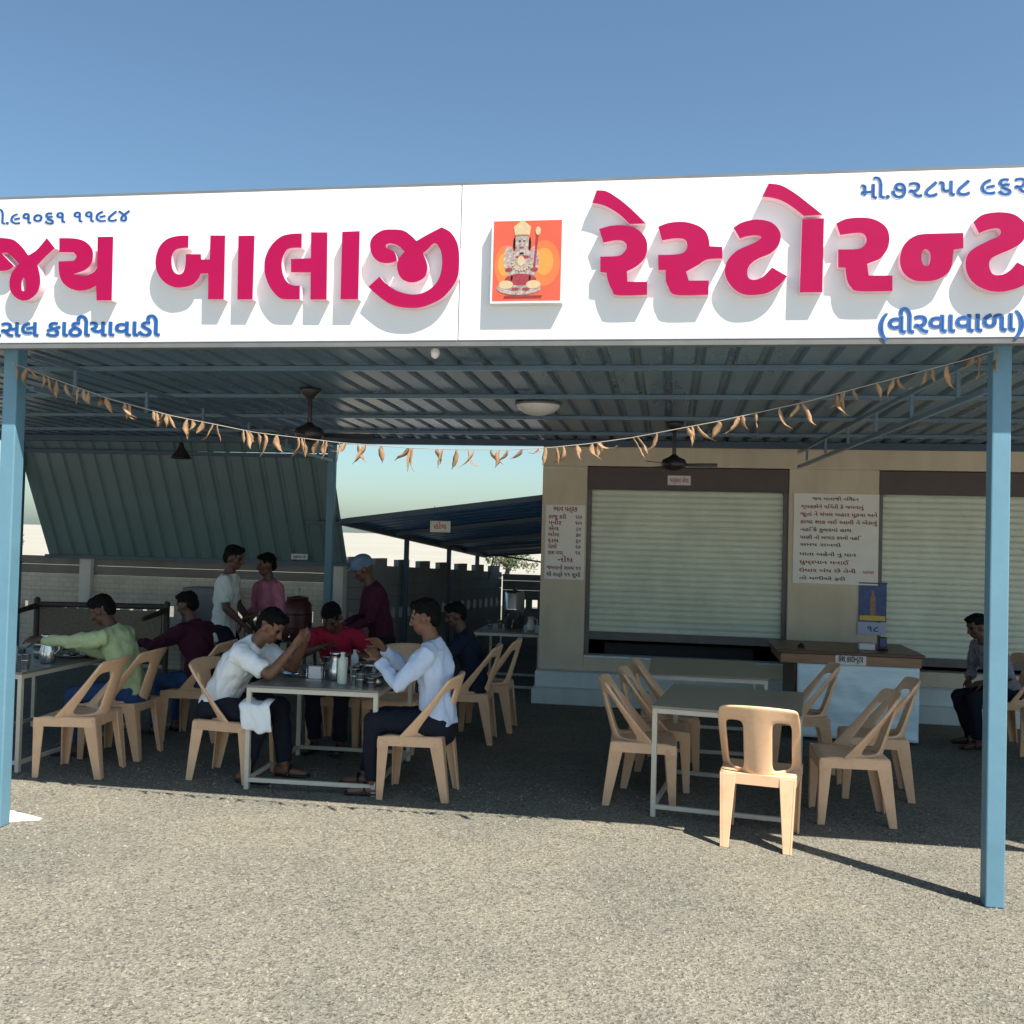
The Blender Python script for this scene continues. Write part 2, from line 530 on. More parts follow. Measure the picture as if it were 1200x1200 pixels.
def text_shapes(body, bold=0.0, res=4):
    cu = bpy.data.curves.new('lettering_source', 'FONT')
    cu.body = body
    cu.resolution_u = res
    ob = bpy.data.objects.new('lettering_source', cu)
    COL.objects.link(ob)
    bpy.context.view_layer.update()
    dg = bpy.context.evaluated_depsgraph_get()
    cv = ob.evaluated_get(dg).to_curve(dg)
    loops = []
    for sp in cv.splines:
        pts = []
        if sp.type == 'BEZIER':
            bp = sp.bezier_points
            n_ = len(bp)
            for i in range(n_):
                a, b = bp[i], bp[(i + 1) % n_]
                p0, p1, p2, p3 = a.co, a.handle_right, b.handle_left, b.co
                straight = ((p1 - p0).cross(p3 - p0)).length < 1e-6 and ((p2 - p0).cross(p3 - p0)).length < 1e-6
                for q in range(1 if straight else res):
                    t = q / res
                    p = p0 * (1 - t) ** 3 + p1 * 3 * t * (1 - t) ** 2 + p2 * 3 * t * t * (1 - t) + p3 * t ** 3
                    pts.append((p.x, p.y))
        else:
            pts = [(p.co.x, p.co.y) for p in sp.points]
        clean = []
        for p in pts:
            if not clean or (abs(p[0] - clean[-1][0]) + abs(p[1] - clean[-1][1])) > 1e-4:
                clean.append(p)
        if len(clean) > 2:
            loops.append(clean)
    ob.evaluated_get(dg).to_curve_clear()
    bpy.data.objects.remove(ob)
    bpy.data.curves.remove(cu)
    res_ = []
    ars = [area(lp) for lp in loops]
    host = {}
    for i, lp in enumerate(loops):
        c_ = [j for j in range(len(loops)) if j != i and ars[j] * ars[i] < 0 and abs(ars[j]) > abs(ars[i]) and inside(lp[0], loops[j])]
        if c_:
            host[i] = min(c_, key=lambda j: abs(ars[j]))
    for i, lp in enumerate(loops):
        if i in host:
            continue
        o_ = lp if ars[i] > 0 else lp[::-1]
        hs = [(loops[j] if ars[j] < 0 else loops[j][::-1]) for j in host if host[j] == i]
        res_.append((o_, hs))
    return res_


def thicken(mb, shapes, T, y, b, mi):
    """a stroke of half width b along every outline, so that the lettering reads bold"""
    q = 0
    for o_, hs in shapes:
        for lp in [o_] + hs:
            n_ = len(lp)
            for i in range(n_):
                a, c = Vector(lp[i]), Vector(lp[(i + 1) % n_])
                d = c - a
                if d.length < 1e-6:
                    continue
                d = d.normalized()
                s_ = Vector((-d.y, d.x)) * b
                e_ = d * b * .6
                q += 1
                pts = [T(*(a - e_ - s_)), T(*(c + e_ - s_)), T(*(c + e_ + s_)), T(*(a - e_ + s_))]
                yy = y - .0006 - (q % 23) * .00006
                mb.add([(p.x, yy, p.z) for p in pts], [(0, 1, 2, 3)], mi)


def fit_text(mb, body, A, B, height, y0, depth=0.0012, bold=0.0, mi=0):
    """lay text between left foot A and right foot B (x, z) with the given cap height"""
    sh = text_shapes(body)
    if not sh:
        return
    xs = [p[0] for s_, h in sh for p in s_]
    x0, x1 = min(xs), max(xs)
    A, B = Vector(A), Vector(B)
    d = B - A

    def T(x, y):
        t = (x - x0) / (x1 - x0)
        return Vector((A.x + d.x * t, y0, A.y + d.y * t + y * height))
    mb.contour(sh, T, y0, depth, mi, mi, 0.0001)
    if bold:
        thicken(mb, sh, T, y0 - depth - .0008, bold, mi)


def smooth_loop(pts, org, sc, sub=5):
    """corner points are marked (x, y, 1); the rest is a Catmull-Rom curve; zoomed pixels back to photo pixels"""
    P = [(org[0] + p[0] / sc, org[1] + p[1] / sc, len(p) > 2) for p in pts]
    n_ = len(P)
    out = []
    for i in range(n_):
        p1, p2 = P[i], P[(i + 1) % n_]
        p0 = P[i - 1] if not p1[2] else p1
        p3 = P[(i + 2) % n_] if not p2[2] else p2
        if p1[2] and p2[2]:
            out.append((p1[0], p1[1])); continue
        for q in range(sub):
            t = q / sub
            c = []
            for k in (0, 1):
                a, b, c_, d = p0[k], p1[k], p2[k], p3[k]
                c.append(0.5 * (2 * b + (c_ - a) * t + (2 * a - 5 * b + 4 * c_ - d) * t * t + (3 * b - a - 3 * c_ + d) * t ** 3))
            out.append(tuple(c))
    return out


# ================================================================== THE SETTING
# ground ------------------------------------------------------------
mb = MB()
nx, ny = 60, 60
vs, fs = [], []
xs_ = [-60 + 120 * i / nx for i in range(nx + 1)]
ys_ = [-30 + 55 * j / ny for j in range(ny + 1)]
for y in ys_:
    for x in xs_:
        vs.append((x, y, 0.0))
for j in range(ny):
    for i in range(nx):
        a = j * (nx + 1) + i
        fs.append((a, a + 1, a + nx + 2, a + nx + 1))
mb.add(vs, fs)
structure(mb.build('gravel_ground', 'gravel'))
mb = MB()
mb.add([(-900, 25, -0.004), (900, 25, -0.004), (900, 1500, -0.004), (-900, 1500, -0.004)], [(0, 1, 2, 3)])
structure(mb.build('dry_field', 'field'))
mb = MB()
mb.add([(-60, -60, .006), (60, -60, .006), (60, 2.2, .006), (-60, 2.2, .006)], [(0, 1, 2, 3)])
M['bounce_sheet'] = mat('pale_bounce', (0.4, 0.385, 0.355), 0.9, col2=(0.48, 0.465, 0.43), vscale=1.2, bump=.2)
structure(mb.build('unseen_bounce_sheet', 'bounce_sheet'))  # unseen pale sheet behind the camera, added to bounce light under the canopy

# loose pebbles on the sunlit gravel
mb = MB()
rng = random.Random(3)
for k in range(15000):
    yy = 2.6 + 4.6 * rng.random() ** 1.4
    xx = -0.16 * yy + rng.uniform(-0.56, 0.56) * yy * 1.15
    s_ = rng.choice((0.004, 0.005, 0.006, 0.007, 0.009)) * rng.uniform(0.8, 1.3)
    a0 = rng.random() * 6.28
    vs = []
    for i in range(4):
        a = a0 + i * 1.57 + rng.uniform(-.35, .35)
        vs.append((xx + math.cos(a) * s_ * rng.uniform(.7, 1.2), yy + math.sin(a) * s_ * rng.uniform(.7, 1.2), rng.uniform(-.001, .002)))
    vs.append((xx + rng.uniform(-.3, .3) * s_, yy + rng.uniform(-.3, .3) * s_, s_ * rng.uniform(.6, 1.1)))
    mb.add(vs, [(0, 1, 4), (1, 2, 4), (2, 3, 4), (3, 0, 4)])
peb = mb.build('loose_pebbles', 'pebble')
tag(peb, 'loose grey and tan pebbles scattered over the sunlit gravel', 'pebbles', kind='stuff')

def blockwork(m, bw_, bh_):
    n, l = m.node_tree.nodes, m.node_tree.links
    b = n['Principled BSDF']
    tc = n.new('ShaderNodeTexCoord'); sx = n.new('ShaderNodeSeparateXYZ'); cx = n.new('ShaderNodeCombineXYZ')
    l.new(tc.outputs['Object'], sx.inputs[0]); l.new(sx.outputs[0], cx.inputs[0]); l.new(sx.outputs[2], cx.inputs[1])
    br = n.new('ShaderNodeTexBrick')
    br.inputs['Scale'].default_value = 1.0
    br.inputs['Brick Width'].default_value = bw_; br.inputs['Row Height'].default_value = bh_
    br.inputs['Mortar Size'].default_value = .006; br.inputs['Mortar Smooth'].default_value = .3
    br.inputs['Color1'].default_value = (1, 1, 1, 1); br.inputs['Color2'].default_value = (.80, .80, .79, 1); br.inputs['Mortar'].default_value = (.52, .50, .48, 1)
    l.new(cx.outputs[0], br.inputs['Vector'])
    old = b.inputs['Base Color'].links[0].from_socket
    mm = n.new('ShaderNodeMix'); mm.data_type = 'RGBA'; mm.blend_type = 'MULTIPLY'; mm.inputs[0].default_value = .5
    l.new(old, mm.inputs[6]); l.new(br.outputs['Color'], mm.inputs[7])
    l.new(mm.outputs[2], b.inputs['Base Color'])


M['shade_panel'] = wall_mat('shade_dark_panels', (0.22, 0.22, 0.22), (0.33, 0.325, 0.315), 1.2)  # wall concrete again, with the lean-to shade put into a darker colour
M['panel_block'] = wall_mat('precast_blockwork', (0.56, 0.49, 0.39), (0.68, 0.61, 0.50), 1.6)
blockwork(M['panel_block'], .13, .062)

# building ------------------------------------------------------------
YW = 10.93
bld = thing('restaurant_building', 'beige painted restaurant building with rolled shutters behind the dining canopy', 'building', (2.5, YW, 0))
X0, X1, ZB, ZT = -1.42, 7.6, 0.33, 4.7  # unseen upper walls made taller to shade the side boundary wall
S1 = (-0.92, 1.255)
S2 = (2.18, 5.1)


def under(mb, name, mats, par, **k):
    """build in world coordinates under an unrotated parent"""
    o = mb.build(name, mats, par, **k)
    o.matrix_parent_inverse = Matrix.Translation(par.location).inverted()
    return o


mb = MB()
mb.bb((X0, YW, ZB), (S1[0], YW + .24, 2.60))
mb.bb((S1[1], YW, ZB), (S2[0], YW + .24, 2.60))
mb.bb((S2[1], YW, ZB), (X1, YW + .24, 2.60))
mb.bb((X0, YW, 2.60), (X1, YW + .24, ZT))
mb.bb((S1[0], YW, ZB), (S1[1], YW + .24, 0.485))
mb.bb((S2[0], YW, ZB), (S2[1], YW + .24, 0.485))
mb.bb((X0, YW + .24, 0), (X0 + .2, YW + 5, ZT))
mb.bb((X1 - .2, YW + .24, 0), (X1, YW + 5, ZT))
mb.bb((X0, YW + 5, 0), (X1, YW + 5.2, ZT))
mb.bb((X0 - .12, YW + .02, ZT), (X1 + .12, YW + 5.3, ZT + .14))
mb.bb((X0 + .2, YW + .24, ZB - .1), (X1 - .2, YW + 5, ZB))
wall_o = under(mb, 'wall', 'beige', bld, bevel=.006)
mb = MB()
mb.bb((X0 + .005, YW - .012, 2.565), (S1[0] - .03, YW, 2.575))
mb.bb((X0 - .025, YW - .33, 0.0), (X1, YW + .05, 0.164))
mb.bb((X0 - .012, YW - .175, 0.164), (X1, YW + .05, 0.329))
under(mb, 'step', 'stone_blue', bld, bevel=.008)
mb = MB()
mb.bb((S1[0] + .005, YW - .02, .485), (S1[1] - .005, YW + .2, .505))
under(mb, 'sill', 'stone_blue', bld, bevel=.004)

for (a, b), zb in ((S1, .76), (S2, .62)):
    # ribbed curtain
    mb = MB()
    z = zb
    pitch = 0.066
    y0 = YW + .10
    prof = []
    while z < 2.36:
        prof += [(y0 + .016, z), (y0 - .006, z + .004), (y0 - .012, z + .018), (y0 - .012, z + .042), (y0 - .006, z + .056), (y0 + .016, z + .060)]
        z += pitch
    vs, fs = [], []
    for (yy, zz) in prof:
        vs += [(a + .02, yy, zz), (b - .02, yy, zz)]
    for i in range(len(prof) - 1):
        fs.append((2 * i, 2 * i + 1, 2 * i + 3, 2 * i + 2))
    mb.add(vs, fs)
    sh = under(mb, 'rolling_shutter', 'shutter', bld)
    so_ = sh.modifiers.new('thickness', 'SOLIDIFY'); so_.thickness = .004
    mb = MB()
    mb.bb((a + .012, YW + .07, zb - .085), (b - .012, YW + .12, zb + .004))
    mb.bb((a + .2, YW + .055, zb - .06), (a + .32, YW + .07, zb - .03))
    mb.build('bottom_rail', 'rail_grey', sh, bevel=.004)
    for ga_, gb_ in ((a - .004, a + .05), (b - .05, b + .004)):
        mb = MB()
        mb.bb((ga_, YW + .045, .51), (gb_, YW + .15, 2.35))
        under(mb, 'guide_rail', 'rail_grey', bld, bevel=.004)
    mb = MB()
    mb.bb((a + .004, YW + .012, 2.343), (b - .004, YW + .22, 2.592))
    under(mb, 'shutter_box', 'box_brown', bld, bevel=.006)
# the room behind the shutters
mb = MB()
mb.bb((X0 + .21, YW + 2.4, ZB), (X1 - .21, YW + 2.5, ZT))
mb.bb((X0 + .21, YW + .25, ZB + .001), (X1 - .21, YW + 2.4, ZB + .012))
mb.bb((S1[0] + .2, YW + .5, ZB + .012), (S1[1] - .3, YW + 1.1, .60))
under(mb, 'room_interior', 'dark_room', bld)

# boundary wall ---------------------------------------------------------
bw = thing('boundary_wall', 'low precast concrete boundary wall with a row of small square holes', 'wall', (-8, 11.78, 0))


def holed_wall(mb, p, q, zt0, zt1, hz=(.60, .745), pitch=.195, hole=.095, crenel=False, th=.07):
    p, q = Vector((p[0], p[1], 0)), Vector((q[0], q[1], 0))
    L = (q - p).length
    d = (q - p) / L
    nrm = Vector((-d.y, d.x, 0)) * th

    def blk(s0, s1, z0, z1a, z1b, off=0):
        a, b = p + d * s0 - nrm * off, p + d * s1 - nrm * off
        n2 = nrm * (1 + 2 * off)
        mb.hexa([a + Vector((0, 0, z0)), b + Vector((0, 0, z0)), b + n2 + Vector((0, 0, z0)), a + n2 + Vector((0, 0, z0)),
                 a + Vector((0, 0, z1a)), b + Vector((0, 0, z1b)), b + n2 + Vector((0, 0, z1b)), a + n2 + Vector((0, 0, z1a))])
    zt = lambda s: zt0 + (zt1 - zt0) * s / L
    blk(0, L, -.3, hz[0], hz[0])
    s = 0
    while s < L - .01:
        blk(s, min(L, s + pitch - hole), hz[0], hz[1], hz[1])
        s += pitch
    # courses of precast planks above the holes, with fine joints
    zc = hz[1]
    top = min(zt0, zt1)
    k = 0
    while zc < top - .05:
        z1 = min(zc + .155, top)
        if top - z1 < .06: z1 = top
        off = .06 if k % 2 else 0
        blk(0, L, zc, z1 - .006 if z1 < top else zt0, z1 - .006 if z1 < top else zt1, off)
        zc = z1
        k += 1
    if crenel:
        s = .1
        while s < L - .3:
            blk(s, s + .28, min(zt0, zt1) - .02, zt(s) + .09, zt(s) + .09, .04)
            s += .56


mb = MB()
holed_wall(mb, (-16.0, 11.70), (-4.12, 11.70), 1.155, 1.155, hz=(.655, .795), pitch=.185, hole=.09)
under(mb, 'front_panels', 'panel_block', bw)
mb2 = MB()
holed_wall(mb2, (-3.98, 11.80), (-2.72, 16.0), 1.40, 1.20, hz=(.655, .795), crenel=True)
under(mb2, 'side_panels', 'shade_panel', bw)
mb2 = MB()
holed_wall(mb2, (-2.70, 16.0), (3.0, 16.0), 1.17, 1.17, hz=(.62, .76), crenel=False)
under(mb2, 'rear_panels', 'shade_panel', bw)
for xp in (-13.8, -10.6, -7.40, -4.03):
    mb2 = MB()
    mb2.bb((xp - .08, 11.63, -.2), (xp + .08, 11.79, 1.42))
    under(mb2, 'wall_post', 'concrete', bw, bevel=.008)
# brown upper course standing behind the panels
mb = MB()
zc = 1.16
mb.bb((-16, 11.701, zc), (-4.12, 11.769, 1.272))
mb.bb((-16, 11.707, 1.277), (-4.12, 11.763, 1.385))
M['brown_course'] = wall_mat('brown_course', (0.17, 0.15, 0.13), (0.23, 0.205, 0.18), 2.0)
under(mb, 'top_course', 'brown_course', bw)

# far things -----------------------------------------------------------
M['foliage'] = mat('far_foliage', (0.045, 0.065, 0.028), .8, col2=(0.09, 0.115, 0.05), vscale=2.0)


def far_tree(label, x, y, h_, sd):
    t = thing('tree', label, 'tree', (x, y, -.2), 0, 'trees in the field beyond the wall')
    rg = random.Random(sd)
    mb_ = MB(); mb_.tube([(0, 0, 0), (.1, 0, h_ * .35), (.05, .1, h_ * .6)], [.14, .10, .05], 8)
    for q in range(4):
        a = q * 1.6 + rg.random()
        mb_.tube([(.08, .03, h_ * (.36 + .06 * q)), (.5 * math.cos(a), .5 * math.sin(a), h_ * (.55 + .07 * q))], [.06, .03], 6)
    mb_.build('trunk', 'dark_wood', t)
    mb_ = MB()
    cl_ = [(rg.gauss(0, .55), rg.gauss(0, .5), h_ * rg.uniform(.5, .95), rg.uniform(.3, .6)) for q in range(13)]
    for q in range(1500):
        c = rg.choice(cl_)
        d = Vector((rg.gauss(0, 1), rg.gauss(0, 1), rg.gauss(0, .8))).normalized() * c[3] * rg.random() ** .4
        p = Vector(c[:3]) + d
        u_ = Vector((rg.gauss(0, 1), rg.gauss(0, 1), rg.gauss(0, 1))).normalized()
        v_ = u_.orthogonal().normalized()
        z_ = rg.uniform(.04, .09)
        mb_.add([p - u_ * z_, p + v_ * z_ * .5, p + u_ * z_, p - v_ * z_ * .5], [(0, 1, 2, 3)])
    mb_.build('crown', 'foliage', t)


far_tree('small dark tree far beyond the low wall, seen under the lean-to roof', -7.3, 44, 1.35, 1)
far_tree('far tree beyond the wall, seen between the posts by the sloping green sheet', -26.5, 36, 1.75, 3)

# canopy ------------------------------------------------------------
can = thing('dining_canopy', 'flat corrugated metal dining canopy on blue steel beams', 'canopy', (-1, 5.3, 2.9))


def zroof(y):
    return 2.975 - (y - 5.3) * (2.975 - 2.875) / (11.1 - 5.3)


def corrugated(mb, xa, xb, T, pitch=.2, h=.032):
    """trapezoid ribs; T(x, s, dz) gives the world point, s in (0, 1) along the rib"""
    prof = []
    x = xa
    while x < xb:
        prof += [(x, 0), (x + pitch * .62, 0), (x + pitch * .72, h), (x + pitch * .90, h)]
        x += pitch
    vs, fs = [], []
    ns = 5
    for j in range(ns + 1):
        for (px_, dz) in prof:
            vs.append(T(px_, j / ns, dz))
    k = len(prof)
    for j in range(ns):
        for i in range(k - 1):
            fs.append((j * k + i, j * k + i + 1, (j + 1) * k + i + 1, (j + 1) * k + i))
    mb.add(vs, fs)


mb = MB()
corrugated(mb, -9.6, 6.6, lambda x, s, dz: (x, 5.28 + s * 5.84, zroof(5.28 + s * 5.84) + dz))
ro = under(mb, 'roof_sheet', 'roof', can)
ro.modifiers.new('thickness', 'SOLIDIFY').thickness = .003
for yp in (6.55, 7.75, 8.95, 10.1):
    mb = MB()
    zz = zroof(yp) - .004
    mb.bb((-9.6, yp - .02, zz - .034), (6.6, yp + .02, zz))
    under(mb, 'purlin', 'roof', can, bevel=.003)
for yp, hh in ((5.36, .085), (10.84, .07)):
    mb = MB()
    zz = zroof(yp) - .004
    mb.bb((-9.6, yp - .04, zz - hh), (6.6, yp + .04, zz))
    under(mb, 'eave_beam', 'steel_blue', can, bevel=.003)
for xa, xb in ((1.63, 1.33), (-3.90, -3.84), (-9.0, -9.0), (5.6, 5.6)):
    mb = MB()
    A, B = Vector((xa, 5.5, 0)), Vector((xb, 10.79, 0))
    zu, zl = 2.83, 2.63
    mb.bar(A + Vector((0, 0, zu)), B + Vector((0, 0, zu - .06)), .03, .03)
    mb.bar(A + Vector((0, 0, zl)), B + Vector((0, 0, zl - .02)), .03, .03)
    for i in range(6):
        t0 = (i + .5) / 6
        p = A.lerp(B, t0)
        mb.bar(p + Vector((0, 0, zl + .013)), p + Vector((0, 0, zu - .015 - .06 * t0)), .022, .022)
    under(mb, 'truss', 'roof', can)


def post(x, y, w_, z1, label, mt='post_blue', foot=True, lean=0.0, z0=0.0):
    p = thing('canopy_post', label, 'post', (x, y, z0), 0, 'blue steel posts carrying the roofs')
    m_ = MB()
    m_.bb((-w_ / 2, -w_ / 2, 0), (w_ / 2, w_ / 2, z1 - z0 - .008))
    m_.build('shaft', mt, p, bevel=.007)
    m_ = MB()
    m_.bb((-w_ / 2 - .03, -w_ / 2 - .02, z1 - z0 - .008), (w_ / 2 + .03, w_ / 2 + .02, z1 - z0))
    m_.build('top_plate', mt, p)
    return p


YP = 5.35
post(1.645, YP, .092, 2.88, 'thick pale blue post standing in the sun right of the empty chairs')
post(-3.905, YP, .092, 2.88, 'thick pale blue post at the edge of the photo beside the white plaster patch')
post(-3.86, 10.86, .085, 2.81, 'slim blue post beside the sloping green sheet, behind the diners')
post(-7.98, 11.1, .085, 2.85, 'dark blue post at the far end of the sloping green sheet')

# green sloping sheet hung from the rear edge of the canopy
gs = thing('green_sheet_screen', 'dark green corrugated sheet screen hanging at a slope behind the diners', 'sheet screen', (-5.9, 11.15, 2.6))
mb = MB()


def TG(x, s, dz):
    t = (x + 7.86) / (7.86 - 3.93)
    top = Vector((-8.02 + t * 4.10, 11.13, 2.69))
    bot = Vector((-7.84 + t * 4.02, 11.54, 1.40))
    p = top.lerp(bot, s)
    n_ = Vector((0, -.93, -.35))
    return p - n_ * dz * .9


corrugated(mb, -7.86, -3.99, TG, pitch=.205, h=.03)
o = under(mb, 'sloping_sheet', 'green_sheet', gs)
o.modifiers.new('thickness', 'SOLIDIFY').thickness = .004
mb = MB()


def TG2(x, s, dz):
    t = (x + 7.86) / (7.86 - 3.93)
    top = Vector((-8.05 + t * 4.16, 11.06, 2.87))
    bot = Vector((-8.02 + t * 4.10, 11.14, 2.72))
    return top.lerp(bot, s) + Vector((0, dz, 0))


corrugated(mb, -7.86, -3.99, TG2, pitch=.205, h=.03)
o = under(mb, 'upper_strip', 'green_sheet', gs)
o.modifiers.new('thickness', 'SOLIDIFY').thickness = .004
mb = MB()
mb.bar((-8.05, 11.10, 2.705), (-3.90, 11.10, 2.68), .045, .045)
mb.bar((-7.88, 11.52, 1.39), (-3.84, 11.52, 1.40), .045, .045)
under(mb, 'frame_bar', 'steel_blue', gs)

# lean-to beside the building -----------------------------------------
lt = thing('lean_to_roof', 'low dark blue lean-to roof sloping down from the left side of the building', 'lean-to roof', (-2.5, 13, 1.7))
LA, LB, LC, LD = Vector((-3.86, 11.2, 1.915)), Vector((-1.44, 11.2, 2.25)), Vector((-1.44, 15.7, 1.60)), Vector((-2.95, 15.7, 1.47))


def TL(x, s, dz):
    # x runs along the depth, ribs run down the slope
    a = LA.lerp(LD, x)
    b = LB.lerp(LC, x)
    return a.lerp(b, s) + Vector((0, 0, dz + .03))


mb = MB()
corrugated(mb, 0, 1, TL, pitch=.045, h=.03)
o = under(mb, 'roof_sheet', 'lean_roof', lt)
o.modifiers.new('thickness', 'SOLIDIFY').thickness = .003
mb = MB()
mb.bar(LA + Vector((-.42, 0, -.02)), LA + Vector((.0, 0, -.02)), .03, .03)
mb.bar(LA, LB, .06, .06)
mb.bar(LA + Vector((.02, .05, -.01)), LD, .06, .07)
mb.bar(LD, LC, .05, .05)
for t in (.3, .6, .82):
    mb.bar(LA.lerp(LD, t), LB.lerp(LC, t), .04, .05)
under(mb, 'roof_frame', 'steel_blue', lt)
for t, lb in ((.385, 'nearest slim blue post under the lean-to roof'), (.69, 'middle slim blue post under the lean-to roof'), (.93, 'farthest slim blue post under the lean-to roof')):
    p = LA.lerp(LD, t)
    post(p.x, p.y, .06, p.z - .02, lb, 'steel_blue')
mb = MB()
mb.bar((-2.78, 15.35, 1.50), (-1.6, 15.2, 1.36), .025, .025)
mb.bar((-2.75, 15.38, 1.45), (-2.83, 15.38, 1.1), .02, .02)
under(mb, 'brace', 'black', lt)


# ================================================================== SIGN BOARD
YS = 5.12
LD_ = 0.055                                    # letters stand this far off the board
sg = thing('restaurant_sign', 'long white fascia board with raised pink letters and small blue writing above the canopy', 'sign board', (-1, YS, 2.8))


def SX(x, y, off=0.0):
    return PX(x, y, YS - off)


bl, br = SX(-330, 410.0), SX(1700, 392.0)
zb0, zt0 = SX(600, 398.5).z, SX(600, 215.2).z
xm = SX(539, 300).x
mb = MB()
mb.bb((SX(-330, 400).x, YS, zb0), (xm - .002, YS + .06, zt0))
mb.bb((xm + .002, YS, zb0), (SX(1700, 400).x, YS + .06, zt0))
under(mb, 'board', 'white_board', sg, bevel=.003)
mb = MB()
mb.bb((SX(-330, 400).x - .02, YS + .004, zb0 - .03), (SX(1700, 400).x + .02, YS + .062, zb0 - .001))
mb.bb((SX(-330, 400).x - .02, YS + .004, zt0 + .001), (SX(1700, 400).x + .02, YS + .062, zt0 + .016))
for xq in range(0, 18):
    xx = SX(-330, 400).x + .1 + xq * .58
    mb.bb((xx, YS + .063, zb0 - .02), (xx + .03, YS + .11, zt0 - .01))
    mb.bar((xx + .015, YS + .11, zt0 - .1), (xx + .015, 5.9, 2.97), .03, .03)
M['frame_grey'] = mat('frame_grey', (0.13, 0.135, 0.14), 0.45, var=0.1)  # on the sign frame this dark tone stands in for the shadow strip
under(mb, 'sign_frame', 'frame_grey', sg)

